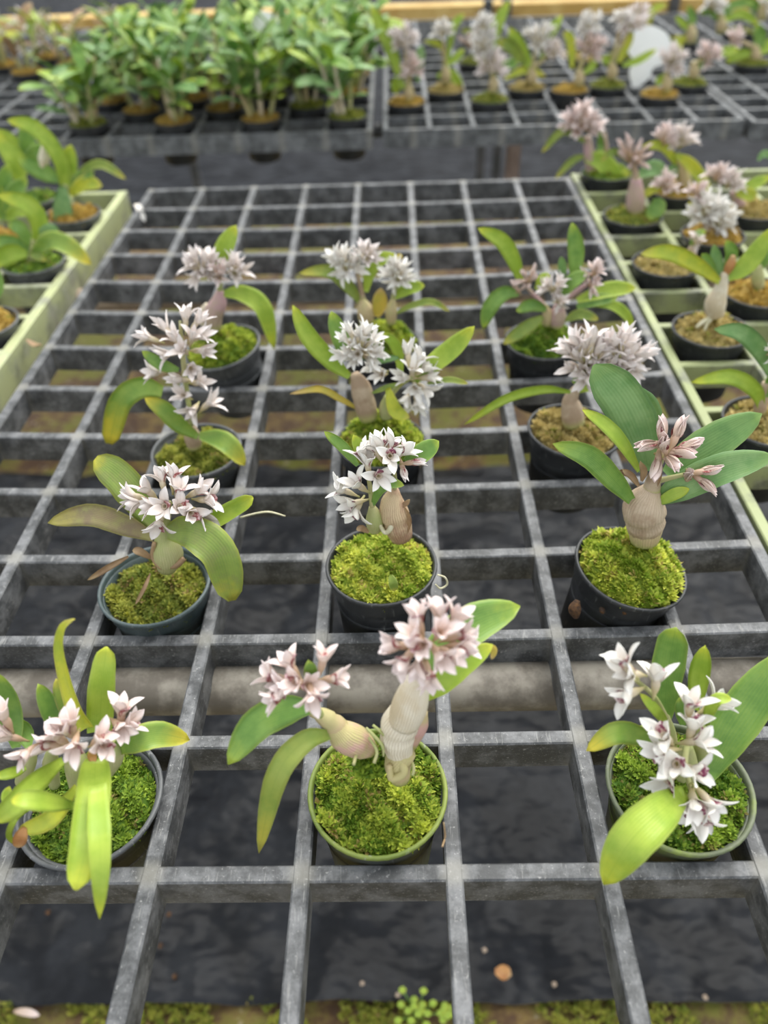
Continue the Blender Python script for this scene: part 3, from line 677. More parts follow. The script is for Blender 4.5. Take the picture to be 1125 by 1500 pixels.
for f in [(192, 726, .05, -.9, .2, .3), (214, 716, .03, -.5, .6, .6), (236, 700, .06, -.2, .95, .2), (254, 696, .08, .1, .95, .2), (292, 718, .05, .85, .45, .2), (306, 732, 0, .9, .0, .4), (240, 742, -.1, -.1, -.1, 1), (232, 768, -.12, -.2, -.8, .6), (264, 742, -.08, .3, .2, .9), (280, 752, -.1, .4, -.2, .9), (298, 756, -.05, .7, -.5, .5), (222, 740, -.05, -.7, -.1, .6), (262, 716, 0, .2, .7, .6), (200, 738, 0, -.8, -.2, .5)]:
    d.flower(*f, 44, 'blush')
d.tube([(352, 758, .2), (375, 752, .2), (395, 750, .2), (418, 756, .2)], [3, 3, 3, 2], 'root', 'root', k=6)

e = Plant('potted_orchid', 'small leaved orchid with squat husky pseudobulbs in a raised black pot', .52, 2.48, .33, .485, 'pot', None, 'moss_lime', .12, group=G1, low=-.07)
e.tube([(548, 776, 0), (549, 760, 0), (545, 742, .02)], [20, 27, 10], 'bulb_green')
e.tube([(588, 786, .02), (580, 762, .02), (575, 738, .04), (578, 716, .06)], [34, 44, 36, 12], 'bulb_husk', rings=[.35])
e.tube([(556, 768, -.05), (564, 780, -.08), (572, 774, -.08), (573, 758, -.06)], [5, 7, 8, 4], 'root', 'root')
e.leaf([(596, 780, -.06), (598, 762, -.04), (592, 742, 0)], 14, 'dry', 30, .4, 'dry_husk')
e.leaf([(586, 742, 0), (594, 738, 0), (600, 732, 0)], 8, 'dry', 0, .4, 'dry_husk')
e.leaf([(540, 780, -.1), (530, 774, -.14), (522, 776, -.16)], 10, 'dry', 0, .3, 'dry_husk')
e.tube([(546, 745, .02), (543, 720, .02), (540, 700, .0)], [9, 7, 6], 'bulb_green', 'flower_stalk')
e.tube([(578, 718, .06), (578, 695, .05), (572, 670, .04)], [8, 6, 6], 'bulb_green', 'flower_stalk')
e.leaf([(524, 682, .08), (503, 655, .12), (475, 632, .15)], 17, 'green', 10)
e.leaf([(530, 676, .08), (526, 656, .12), (518, 637, .14)], 17, 'lime', 0)
e.leaf([(594, 676, .08), (616, 664, .1), (643, 646, .15)], 30, 'green', -8)
e.leaf([(546, 740, 0), (556, 718, -.02), (572, 708, -.02), (592, 711, -.02)], 17, 'green', 8)
for f in [(560, 650, .05, -.1, .95, .2), (572, 668, -.04, .1, -.1, 1), (592, 660, .04, .7, .6, .3), (538, 676, -.02, -.1, .8, .5), (530, 664, .03, -.4, .9, .2), (556, 698, -.06, .3, -.2, .9), (522, 708, -.04, -.5, .4, .6), (500, 716, 0, -.9, .4, .2), (514, 738, -.04, -.8, -.2, .4), (520, 750, -.06, -.4, -.8, .4), (548, 656, .05, -.5, .8, .3), (574, 650, .05, .4, .85, .2)]:
    e.flower(*f, 44, 'white')
for f in [(608, 677, .02, .95, .1, .1), (591, 690, -.02, .2, -.9, .3)]: e.flower(*f, 34, 'bud')
e.leaf([(572, 842, -.46), (576, 854, -.5), (578, 866, -.505)], 14, 'olive', 0, name='moss_strand')
e.tube([(641, 842, -.35), (652, 846, -.33), (655, 856, -.33), (645, 862, -.36), (638, 856, -.37)], [2.5, 3, 3, 3, 2], 'root', 'root', k=6)

f_ = Plant('potted_orchid', 'orchid with closed tan pink flowers and wide leaves in a tilted pot', 2.62, 2.48, .26, .49, 'pot', None, 'moss_lime', .22, tilt=(2, 9), group=G1, low=-.04, size=.065)
f_.tube([(944, 785, .05), (945, 765, .03), (944, 740, .03), (954, 716, .05)], [40, 56, 58, 26], 'bulb_tan', rings=[.42])
f_.tube([(944, 790, .02), (945, 776, .02), (948, 765, .03)], [42, 48, 44], 'bulb_olive', 'root_collar')
f_.tube([(954, 718, .05), (958, 700, .05), (962, 684, .06)], [26, 20, 12], 'bulb_tan', 'neck')
for q in [[(936, 712, 0), (925, 696, 0), (912, 688, 0)], [(940, 705, 0), (944, 690, 0), (938, 676, 0)], [(962, 712, 0), (965, 694, 0), (958, 682, 0)], [(930, 700, .02), (918, 692, .02), (905, 690, .02)]]:
    f_.leaf(q, 11, 'dry', 20, .5, 'dry_husk')
f_.leaf([(950, 690, .12), (938, 640, .22), (912, 585, .32), (870, 535, .4)], 68, 'teal', 8, .12, prof=([0, .2, .5, .8, .93, 1], [.4, .8, 1, .92, .62, .1]))
f_.leaf([(938, 570, .34), (952, 592, .36), (966, 622, .36)], 24, 'teal', 0)
f_.leaf([(936, 690, .08), (912, 650, .1), (886, 622, .15), (853, 600, .18)], 22, 'lime', -18)
f_.leaf([(928, 737, 0), (898, 702, 0), (862, 668, .02), (810, 650, .05)], 35, 'green', 8)
f_.leaf([(976, 695, .1), (1010, 668, .15), (1056, 640, .2), (1116, 606, .25)], 54, 'dark', -8, .15)
f_.leaf([(960, 735, .02), (1000, 712, .0), (1060, 685, .0), (1135, 668, .0)], 48, 'teal', -8, .18)
f_.leaf([(962, 738, -.02), (985, 725, -.03), (1010, 716, -.03)], 18, 'lime', -8, .18)
f_.tube([(962, 690, .05), (972, 665, .03), (980, 652, .02)], [10, 8, 7], 'bulb_green', 'flower_stalk')
f_.tube([(962, 705, .05), (990, 698, .0), (1008, 694, -.02)], [9, 7, 6], 'bulb_green', 'flower_stalk')
for q in [(970, 636, .02, -.1, .95, .2), (992, 634, .04, .35, .9, .2), (1004, 655, 0, .85, .35, .3), (982, 674, -.08, .2, -.4, .9), (963, 680, -.05, -.2, -.95, .2), (953, 652, 0, -.95, -.1, .3), (994, 662, -.04, .7, .0, .6), (972, 652, -.06, -.3, .4, .8)]:
    f_.flower(*q, 52, 'tan')
for q in [(1034, 690, -.05, .95, .15, .1), (1030, 706, -.08, .7, -.6, .3), (1008, 697, -.06, -.2, .2, .9)]: f_.flower(*q, 46, 'tan')
for q in [[(846, 880, -.35), (842, 892, -.38), (844, 904, -.4)], [(880, 890, -.4), (884, 898, -.42)], [(912, 894, -.42), (918, 899, -.42)], [(944, 889, -.4), (950, 897, -.42)]]:
    f_.tube(q, [8, 19, 9] if q[0][0] == 846 else [5, 9, 5], 'brown', 'root_clump')

# ------------------------------------------------------------------ third row
g = Plant('potted_orchid', 'orchid with a long leaning spray of white pink flowers above yellow tipped leaves', -1.5, 4.47, .12, .49, 'pot_grey', None, 'moss_olive', .06, group=G1, low=-.10)
g.tube([(285, 655, 0), (282, 640, 0), (280, 622, 0)], [20, 24, 12], 'bulb_tan')
g.tube([(282, 625, 0), (276, 590, 0), (270, 545, .02), (266, 500, .05), (264, 470, .08)], [8, 7, 7, 6, 4], 'bulb_green', 'flower_stalk')
g.leaf([(238, 574, .02), (206, 568, 0), (176, 590, -.05), (160, 650, -.12)], 34, 'ytip', 0, .15, prof=([0, .2, .5, .8, .95, 1], [.5, .85, 1, .95, .75, .3]))
g.leaf([(290, 640, -.05), (262, 622, -.1), (240, 600, -.1), (212, 583, -.08)], 27, 'ytip', 0)
g.leaf([(292, 638, -.05), (318, 642, -.12), (338, 654, -.2), (359, 682, -.25)], 30, 'ytip', 0)
g.leaf([(262, 542, 0), (236, 534, -.02), (208, 514, 0)], 18, 'green', 0)
for q in [(242, 480, .05, -.6, .8, .2), (216, 494, .02, -.9, .3, .2), (272, 464, .08, .05, .95, .2), (294, 492, .03, .85, .35, .3), (290, 470, .07, .6, .75, .2), (268, 512, -.06, -.1, .1, 1), (244, 518, -.02, -.7, -.2, .6), (296, 514, 0, .8, -.1, .5), (228, 544, 0, -.85, -.1, .3), (280, 540, -.06, .3, -.3, .9), (268, 578, -.05, -.2, .1, .9), (282, 602, -.1, -.2, -.5, .8), (307, 590, -.04, .7, .5, .4), (256, 496, -.02, -.3, .5, .8), (282, 492, -.04, .3, .4, .8), (262, 556, -.05, -.6, .0, .6), (292, 560, -.04, .6, .0, .7)]:
    g.flower(*q, 42, 'blush', False)
h = Plant('potted_orchid', 'orchid with long bright strap leaves spread wide above a mossy mound', .5, 4.48, .18, .485, 'pot', None, 'moss', .26, group=G1, low=-.06, size=.065)
h.tube([(540, 612, 0), (534, 590, 0), (528, 566, 0), (520, 548, 0)], [28, 32, 28, 14], 'bulb_tan', rings=[.4])
h.tube([(566, 610, 0), (566, 598, 0), (568, 580, 0)], [20, 22, 10], 'bulb_green')
h.tube([(568, 585, 0), (585, 565, -.02), (604, 552, -.04)], [8, 7, 6], 'bulb_green', 'flower_stalk')
h.leaf([(512, 552, .05), (484, 528, .08), (452, 492, .12), (429, 447, .18)], 28, 'lime', 8, .25)
h.leaf([(508, 528, .1), (498, 494, .15), (485, 456, .2)], 26, 'green', 0)
h.leaf([(604, 560, .04), (632, 534, .08), (664, 508, .12), (695, 478, .15)], 30, 'lime', -8, .2)
h.leaf([(626, 562, .02), (658, 556, 0), (686, 562, 0)], 9, 'olive', 0)
h.leaf([(526, 600, -.02), (498, 584, -.06), (468, 570, -.08), (424, 577, -.1)], 11, 'gold', 0)
h.leaf([(568, 568, -.08), (575, 592, -.14), (582, 604, -.16), (600, 612, -.18)], 21, 'yellow', 0)
h.leaf([(588, 556, .02), (584, 520, .05), (575, 500, .05), (556, 487, .05)], 17, 'lime', 10)
h.leaf([(584, 524, .03), (562, 526, .03), (536, 534, .03)], 12, 'teal', 0)
h.leaf([(545, 576, -.05), (565, 568, -.06), (592, 561, -.06)], 8, 'olive', 0)
h.cluster(526, 508, 40, 15, 36, 'white', 0, .2, 3)
for q in [(614, 526, .03, .3, .95, .2), (597, 515, .04, -.1, .95, .2), (630, 552, 0, .9, .1, .4), (594, 553, -.05, -.8, .0, .6), (608, 568, -.08, .0, -.5, .9), (612, 590, -.06, .2, -.95, .2), (558, 548, -.02, -.3, -.1, .8), (604, 540, -.04, .0, .5, .8), (624, 572, -.04, .7, -.6, .4), (622, 540, 0, .8, .5, .3), (596, 584, -.06, -.4, -.8, .4), (548, 540, 0, -.7, .1, .5)]:
    h.flower(*q, 40, 'white', False)
i_ = Plant('potted_orchid', 'orchid with one big spiky pale flower head over tan moss', 2.55, 4.55, .22, .50, 'pot', None, 'moss_tan', .12, tilt=(0, 3), group=G1, low=-.06, size=.06)
i_.tube([(840, 620, 0), (838, 602, 0), (836, 585, .02), (846, 566, .03)], [34, 32, 22, 10], 'bulb_tan')
i_.tube([(846, 568, .03), (854, 552, .02), (866, 530, 0)], [9, 8, 7], 'bulb_green', 'flower_stalk')
i_.leaf([(836, 574, 0), (795, 570, -.05), (740, 584, -.1), (680, 622, -.15)], 15, 'lime', 20, .4)
i_.leaf([(848, 574, .02), (868, 566, .02), (884, 566, .02)], 12, 'lime', 0)
i_.leaf([(852, 548, .02), (846, 556, 0), (838, 560, 0)], 12, 'green', 0)
i_.cluster(866, 524, 48, 18, 46, 'blush', 0, .35, 5); i_.cluster(908, 520, 42, 14, 44, 'blush', .02, .25, 6)

# ------------------------------------------------------------------ fourth row
j = Plant('potted_orchid', 'orchid with two leaves and a mauve pseudobulb in a tilted grey pot', -1.47, 6.5, .24, .50, 'pot_grey', None, 'moss', .20, tilt=(4, -9), group=G1, low=-.06)
j.tube([(312, 482, 0), (312, 462, 0), (320, 444, 0), (322, 425, .02)], [24, 28, 24, 9], 'bulb_mauve')
j.tube([(300, 475, .05), (298, 460, .05), (304, 446, .05)], [14, 16, 8], 'bulb_cream')
j.tube([(322, 428, .02), (322, 410, .02), (318, 398, .02)], [9, 7, 6], 'bulb_green', 'flower_stalk')
j.leaf([(322, 396, .06), (326, 368, .1), (346, 330, .15)], 27, 'lime', 0)
j.leaf([(328, 430, 0), (356, 430, 0), (386, 452, -.05), (402, 512, -.1)], 27, 'lime', 0)
j.cluster(294, 390, 26, 9, 36, 'blush', .02, .25, 7); j.cluster(342, 394, 20, 7, 32, 'blush', .02, .2, 8); j.cluster(318, 398, 14, 4, 30, 'pink', -.02, .2, 9)
k_ = Plant('potted_orchid', 'orchid with an orange withered sheath between two white flower heads', .5, 6.5, .22, .485, 'pot', None, 'moss', .24, group=G1, low=-.04)
k_.tube([(537, 474, 0), (535, 455, 0), (530, 438, .02)], [20, 24, 9], 'bulb_olive'); k_.tube([(573, 474, 0), (573, 456, 0), (576, 438, .02)], [14, 17, 7], 'bulb_olive')
k_.tube([(532, 440, .02), (528, 420, .02), (522, 398, .02)], [8, 7, 5], 'bulb_tan', 'flower_stalk'); k_.tube([(575, 440, .02), (580, 420, .02), (584, 405, .02)], [7, 6, 5], 'bulb_green', 'flower_stalk')
k_.leaf([(528, 444, .03), (510, 420, .03), (482, 398, .02), (438, 400, 0)], 21, 'olive', -10, .3)
k_.leaf([(536, 428, .05), (542, 398, .08), (556, 380, .1), (582, 374, .1)], 21, 'lime', 0); k_.leaf([(580, 374, .1), (586, 376, .1), (582, 384, .1)], 8, 'gold', 0, name='dry_leaf_tip')
k_.leaf([(578, 436, .02), (598, 422, .02), (622, 418, .02)], 19, 'lime', 0)
k_.leaf([(578, 460, 0), (602, 448, -.02), (632, 442, -.02), (659, 456, -.03)], 10, 'olive', 0)
k_.leaf([(552, 464, -.03), (556, 445, -.02), (558, 422, 0)], 22, 'gold', 0, name='withered_sheath')
k_.cluster(508, 386, 26, 10, 34, 'white', .02, .25, 10); k_.cluster(536, 372, 18, 6, 30, 'blush', .03, .4, 11); k_.cluster(584, 402, 22, 8, 32, 'white', .02, .2, 12)
l_ = Plant('potted_orchid', 'bushy orchid with many leaves and scattered pink buds', 2.55, 6.52, .20, .495, 'pot', None, 'moss_dark', .16, group=G1, low=-.06)
l_.tube([(815, 478, 0), (817, 462, 0), (820, 442, 0)], [20, 24, 10], 'bulb_mauve'); l_.tube([(800, 476, 0), (802, 464, 0), (800, 450, 0)], [14, 16, 8], 'bulb_olive')
l_.tube([(820, 446, 0), (840, 430, 0), (866, 412, .02)], [8, 7, 6], 'bulb_mauve', 'flower_stalk'); l_.tube([(802, 452, 0), (782, 432, 0), (768, 416, .02)], [7, 6, 5], 'bulb_mauve', 'flower_stalk')
for pts, wd, mt, rl in [([(764, 416, .05), (752, 380, .08), (734, 352, .1), (700, 334, .1)], 24, 'lime', 0), ([(840, 412, .08), (844, 370, .14), (838, 326, .2)], 24, 'green', 0), ([(760, 430, .0), (738, 430, 0), (718, 450, -.05), (708, 482, -.08)], 24, 'green', 0),
        ([(795, 464, -.05), (768, 482, -.15), (737, 504, -.22)], 20, 'olive', 0), ([(800, 454, -.05), (778, 447, -.08), (756, 456, -.1)], 18, 'green', 0), ([(845, 440, .02), (890, 424, .05), (931, 422, .08)], 23, 'lime', 0),
        ([(860, 446, 0), (894, 446, -.02), (915, 458, -.04), (928, 480, -.06)], 15, 'lime', 0), ([(826, 470, -.04), (850, 460, -.06), (877, 468, -.08)], 15, 'olive', 0), ([(822, 436, -.05), (838, 412, -.05), (860, 400, -.04)], 21, 'green', 0),
        ([(824, 410, .08), (824, 392, .1), (822, 376, .12)], 13, 'dark', 0), ([(785, 424, .05), (794, 408, .06), (806, 404, .08)], 13, 'lime', 0), ([(845, 450, 0), (870, 440, 0), (905, 436, 0)], 18, 'green', 0)]:
    l_.leaf(pts, wd, mt, rl)
l_.cluster(776, 408, 16, 5, 26, 'tan', .02, .2, 13); l_.cluster(760, 424, 9, 2, 24, 'tan', .02, .2, 14); l_.cluster(812, 420, 18, 5, 28, 'blush', -.04, .2, 15); l_.cluster(818, 440, 10, 3, 24, 'blush', -.06, 0, 16); l_.cluster(872, 398, 16, 5, 28, 'pink', .02, .2, 17); l_.cluster(866, 416, 10, 3, 26, 'pink', 0, 0, 18)

# ------------------------------------------------------------------ right algae stained tray
G2 = 'orchids in the algae stained tray'
def rp(label, x, y, h, moss, **kw): return Plant('potted_orchid', label, x, y, h, .49, 'pot', None, moss, .12, near=False, group=G2, low=-.07, **kw)
r1 = rp('pink headed orchid with drooping leaves at the far corner of green tray', 4.66, 12.7, .2, 'moss')
r1.tube([(868, 262, 0), (864, 232, 0), (860, 200, .05)], [14, 16, 10], 'bulb_mauve'); r1.tube([(880, 262, 0), (888, 225, 0), (886, 195, 0)], [8, 7, 4], 'bulb_tan')
for pts, wd, mt in [([(858, 232, -.05), (885, 238, -.15), (916, 280, -.3)], 26, 'lime'), ([(858, 228, 0), (838, 236, -.05), (813, 262, -.1)], 11, 'olive'), ([(858, 208, 0), (825, 192, 0), (793, 224, 0)], 12, 'olive'), ([(876, 225, 0), (882, 210, .05), (880, 190, .05)], 14, 'green')]: r1.leaf(pts, wd, mt)
r1.cluster(852, 178, 30, 14, 30, 'pink', 0, .3, 20)
r2 = rp('orchid with pink pseudobulb and rounded green leaf in clear rimmed pot', 4.66, 10.7, .15, 'moss_olive')
r2.tube([(930, 312, 0), (931, 290, 0), (932, 262, .02)], [24, 26, 14], 'bulb_mauve'); r2.tube([(932, 265, .02), (930, 250, .02), (927, 238, .02)], [10, 9, 7], 'bulb_tan')
for pts, wd, mt in [([(962, 290, -.05), (962, 305, -.12), (948, 322, -.2)], 26, 'green'), ([(935, 258, .05), (955, 246, .1), (975, 250, .12)], 22, 'teal'), ([(940, 290, 0), (955, 278, 0), (970, 276, 0)], 12, 'yellow'), ([(925, 240, .05), (900, 222, .05), (880, 236, .05)], 10, 'olive')]: r2.leaf(pts, wd, mt)
r2.cluster(927, 226, 26, 11, 28, 'tan', 0, .3, 21); r2.cluster(976, 270, 17, 7, 24, 'pink', 0, .2, 22)
r3 = rp('orchid with arching yellow leaves and upright pink flowers in green tray', 5.66, 11.7, .2, 'moss_gold')
r3.tube([(1005, 292, 0), (1002, 262, 0), (996, 230, 0)], [18, 18, 9], 'bulb_olive')
for pts, wd, mt in [([(998, 250, 0), (972, 215, 0), (940, 214, 0)], 14, 'yellow'), ([(990, 226, -.05), (1015, 244, -.1), (1042, 282, -.2)], 17, 'yellow'), ([(998, 262, 0), (985, 250, -.05), (976, 268, -.1)], 18, 'teal'), ([(1004, 262, 0), (1002, 250, 0), (992, 240, 0)], 12, 'lime')]: r3.leaf(pts, wd, mt)
r3.cluster(975, 200, 16, 7, 26, 'pink', 0, .6, 23); r3.cluster(1000, 202, 18, 8, 28, 'blush', 0, .6, 24)
r4 = rp('orchid with large white flower head in the middle of green tray', 5.66, 9.7, .2, 'moss_gold')
r4.tube([(1040, 345, 0), (1038, 335, 0), (1034, 325, 0)], [18, 20, 9], 'bulb_tan')
for pts, wd, mt in [([(1030, 325, .05), (1016, 308, .1), (1010, 295, .15)], 16, 'yellow'), ([(1030, 340, 0), (1024, 355, -.05), (1020, 372, -.1)], 14, 'green'), ([(1044, 338, 0), (1050, 350, 0), (1058, 356, 0)], 14, 'lime')]: r4.leaf(pts, wd, mt)
r4.cluster(1032, 306, 24, 9, 36, 'white', 0, .3, 25); r4.cluster(1056, 322, 22, 9, 36, 'white', -.02, .3, 26); r4.cluster(1022, 280, 13, 5, 24, 'pink', .05, .3, 27); r4.cluster(1010, 362, 10, 3, 22, 'white', -.05, .2, 28)
r5 = rp('orchid with pink white flowers and lime leaf behind the large white flower head', 6.66, 10.7, .2, 'moss_tan')
r5.tube([(1095, 318, 0), (1085, 300, 0), (1072, 282, 0)], [14, 14, 8], 'bulb_mauve')
for pts, wd, mt in [([(1080, 290, 0), (1100, 272, 0), (1130, 258, 0)], 16, 'lime'), ([(1078, 284, -.05), (1095, 284, -.08), (1108, 290, -.1)], 18, 'yellow'), ([(1110, 235, 0), (1120, 225, 0), (1135, 232, 0)], 10, 'teal')]: r5.leaf(pts, wd, mt)
r5.cluster(1052, 256, 15, 6, 26, 'pink', 0, .4, 29); r5.cluster(1072, 266, 16, 7, 28, 'blush', 0, .3, 30)
r6 = rp('empty looking tan moss pot under a long lime leaf in green tray', 4.66, 8.7, .2, 'moss_tan')
r6.tube([(1010, 385, .05), (1012, 372, .05), (1014, 360, .05)], [14, 16, 8], 'bulb_tan')
r6.leaf([(1012, 365, .05), (1020, 345, .08), (1034, 338, .1)], 12, 'green'); r6.cluster(1020, 352, 10, 3, 20, 'blush', .05, .3, 31)
r7 = rp('bare stemmed orchid with a cream pseudobulb and long arched lime leaves', 4.70, 6.7, .2, 'moss_tan')
r7.tube([(1048, 462, 0), (1048, 444, 0), (1055, 425, 0), (1062, 398, .02)], [24, 30, 20, 10], 'bulb_cream'); r7.tube([(1062, 402, .02), (1070, 388, .02), (1074, 374, .02)], [10, 14, 6], 'orange', 'withered_sheath')
r7.tube([(1020, 480, -.1), (1032, 470, -.08), (1048, 462, 0)], [5, 6, 6], 'root', 'root'); r7.tube([(1030, 490, -.15), (1036, 474, -.1), (1048, 462, 0)], [4, 5, 5], 'root', 'root')
for pts, wd, mt in [([(1056, 414, -.02), (1020, 388, -.08), (980, 370, -.12), (938, 372, -.15)], 25, 'yellow'), ([(1054, 412, .02), (1050, 388, .05), (1046, 358, .08)], 18, 'teal'), ([(1066, 408, 0), (1096, 385, 0), (1135, 332, .02)], 28, 'lime'), ([(1062, 395, .05), (1072, 372, .08), (1064, 352, .1)], 18, 'green'), ([(1050, 400, .02), (1036, 380, .05), (1028, 372, .05)], 12, 'green')]: r7.leaf(pts, wd, mt)
r8 = rp('orange moss pot with a green bulb in second column of green tray', 5.66, 7.7, .2, 'moss_gold')
r8.tube([(1112, 425, 0), (1110, 405, 0), (1112, 388, 0)], [16, 18, 8], 'bulb_green'); r8.leaf([(1112, 395, 0), (1122, 375, 0), (1140, 362, 0)], 20, 'green')
r9 = rp('orchid with blue green leaf and arched lime leaf over rough tan moss', 4.70, 4.7, .18, 'moss_tan')
r9.tube([(1112, 605, .05), (1116, 585, .05), (1122, 560, .05)], [18, 18, 10], 'bulb_tan')
for pts, wd, mt in [([(1135, 560, 0), (1118, 520, .0), (1088, 488, .0), (1046, 482, .0)], 27, 'teal'), ([(1116, 600, 0), (1106, 572, 0), (1070, 552, -.02), (1012, 560, -.05)], 24, 'lime'), ([(1120, 580, 0), (1135, 560, 0), (1150, 520, 0)], 26, 'green')]: r9.leaf(pts, wd, mt)
r9.cluster(1132, 515, 10, 3, 26, 'white', 0, .2, 32)

# ------------------------------------------------------------------ left pale tray
G3 = 'leafy plants in the pale green tray'
def lp(label, x, y, moss): return Plant('potted_plant', label, x, y, .18, .49, 'pot_grey', None, moss, .08, near=False, group=G3, cat='plant', low=-.08)
q1 = lp('leafy plant with arching light green leaves and a yellow leaf by the tray corner', -4.98, 11.4, 'moss_gold')
for pts, wd, mt in [([(96, 295, 0), (88, 235, 0), (52, 188, 0), (10, 176, 0)], 24, 'lime'), ([(100, 280, 0), (98, 250, .1), (104, 212, .15)], 28, 'lime'), ([(104, 262, 0), (145, 240, 0), (185, 262, 0)], 13, 'olive'), ([(102, 285, 0), (125, 268, -.02), (150, 272, -.04)], 20, 'yellow'), ([(92, 272, -.05), (92, 310, -.2), (96, 350, -.3)], 27, 'teal'), ([(90, 265, 0), (60, 250, 0), (26, 230, 0)], 26, 'green'), ([(30, 270, .1), (22, 235, .15), (-5, 195, .2)], 30, 'lime'), ([(105, 272, 0), (120, 256, 0), (138, 254, 0)], 14, 'green')]: q1.leaf(pts, wd, mt)
q1.tube([(98, 318, 0), (96, 295, 0), (96, 270, 0)], [16, 14, 8], 'bulb_green'); q1.tube([(62, 255, .1), (64, 235, .1), (66, 215, .1)], [12, 16, 10], 'bulb_cream', 'cane')
q2 = lp('leafy plant with a yellow tipped leaf draped over the pale tray rim', -4.98, 9.4, 'moss_dark')
for pts, wd, mt in [([(52, 372, 0), (58, 330, 0), (40, 300, 0), (-4, 285, 0)], 28, 'lime'), ([(48, 372, -.1), (72, 352, -.2), (100, 360, -.25), (134, 388, -.3)], 27, 'ytip'), ([(44, 368, 0), (20, 358, 0), (-12, 352, 0)], 24, 'green'), ([(40, 372, -.1), (15, 372, -.15), (-12, 390, -.2)], 28, 'lime'), ([(58, 365, -.05), (50, 372, -.15), (68, 382, -.2)], 12, 'olive'), ([(52, 350, 0), (70, 338, 0), (86, 336, 0)], 18, 'teal'), ([(50, 370, 0), (30, 335, 0), (12, 330, .05)], 20, 'green')]: q2.leaf(pts, wd, mt)
q2.tube([(46, 395, 0), (48, 375, 0), (50, 350, 0)], [14, 12, 8], 'bulb_green')
q3 = lp('small leafy plant in a pot of orange moss in the pale tray', -5.0, 7.4, 'moss_gold')
for pts, wd, mt in [([(-8, 440, 0), (-20, 420, 0), (-40, 400, 0)], 24, 'green'), ([(-8, 440, 0), (-30, 440, 0), (-60, 450, 0)], 24, 'lime'), ([(-8, 440, 0), (-5, 415, .05), (-14, 385, .1)], 20, 'green')]: q3.leaf(pts, wd, mt)
q4 = lp('leafy plant with upright green leaves in second column of the pale tray', -6.0, 10.4, 'moss_gold')
for pts, wd, mt in [([(10, 320, 0), (18, 285, 0), (40, 262, 0)], 22, 'green'), ([(5, 322, 0), (-10, 280, 0), (-30, 250, 0)], 28, 'lime'), ([(6, 322, 0), (4, 280, .05), (12, 240, .1)], 24, 'green'), ([(8, 322, 0), (25, 308, 0), (52, 312, -.02)], 18, 'lime')]: q4.leaf(pts, wd, mt)
q5 = lp('leafy plant with broad pale leaves beyond the arching leaf plant', -6.0, 12.3, 'moss_dark')
for pts, wd, mt in [([(30, 245, 0), (20, 215, 0), (-8, 190, 0)], 26, 'lime'), ([(32, 245, 0), (40, 215, .05), (34, 180, .1)], 24, 'green'), ([(34, 245, 0), (52, 222, 0), (72, 222, 0)], 20, 'green')]: q5.leaf(pts, wd, mt)

# ------------------------------------------------------------------ back trays: grown from their pots
def grow_leaf(pl, base, az, el, length, wd, mat, droop=.5):
    d = np.array([math.cos(az)*math.cos(el), math.sin(az)*math.cos(el), math.sin(el)]); b = np.array(base)
    p1 = b+d*length*.5; p2 = b+d*length*.85+np.array([0, 0, -droop*length*.22]); 
    leaf(pl.root, [b, p1, p2+d*length*.12], wd, M[mat], random.uniform(-20, 20), .25, 'leaf', 8, hint=(-d[0]*.6, -d[1]*.6-.25, .8))
def bushy(label, x, y, canes, height, mats, moss, grp, seed, brown=False):
    random.seed(seed); pl = Plant('potted_plant', label, x, y, .2, .48, 'pot', None, moss, .10, near=False, group=grp, cat='plant', low=-.06)
    for c_ in range(canes):
        ax, ay = random.uniform(-.22, .22), random.uniform(-.22, .22); lean = np.array([ax*1.6, ay*1.2, 1.0]); H = height*random.uniform(.7, 1.1)
        b0 = np.array([x+ax, y+ay, .16]); top = b0+lean*H
        tube(pl.root, [b0, b0+lean*H*.35, top], [.04, .055, .025], M[random.choice(['bulb_cream', 'bulb_green', 'bulb_olive', 'bulb_green'])], 'cane', 6, 7)
        nl = random.randint(7, 9) if not brown else 3; a0 = random.uniform(0, 6.28)
        for i in range(nl):
            t = .30+.70*i/(nl-1); grow_leaf(pl, b0+lean*H*t, a0+i*2.6+random.uniform(-.4, .4), random.uniform(.15, 1.0), random.uniform(.7, 1.15), random.uniform(.20, .32), random.choice(mats), random.uniform(.2, 1))
    return pl
GB = 'leafy green plants crowding the back tray'
lab = 'leafy green cane plant behind the edge row of the leafy crowd'
for n_, (cx, ry, hh) in enumerate([(-6.35, 17.05, 1.2), (-4.35, 17.05, 1.35), (-2.35, 17.05, 1.35), (-.35, 17.05, 1.5), (-5.35, 18.05, 1.4), (-3.35, 18.05, 1.5), (-1.35, 18.05, 1.55), (-6.35, 19.05, 1.3), (-4.35, 19.05, 1.5), (-2.35, 19.05, 1.5), (-.35, 19.05, 1.6), (-5.35, 20.05, 1.3), (-3.35, 20.05, 1.4), (-1.35, 20.05, 1.6), (-.35, 21.05, 1.4), (-2.35, 21.05, 1.3), (-4.35, 21.05, 1.2), (-6.35, 21.05, 1.3), (-.35, 23.05, 1.4), (-1.35, 22.05, 1.4), (-3.35, 22.05, 1.4), (-5.35, 22.05, 1.3)]):
    bushy(lab if ry > 17.5 else 'leafy green cane plant along the tray edge facing the grey grid tray', cx, ry, 5 if ry < 20 else 4, hh*1.05, ['green', 'dark', 'teal', 'green', 'green', 'lime'], 'moss_gold' if n_ % 3 else 'moss_olive', GB, 300+n_)
GC = 'withered plants behind the leafy crowd'
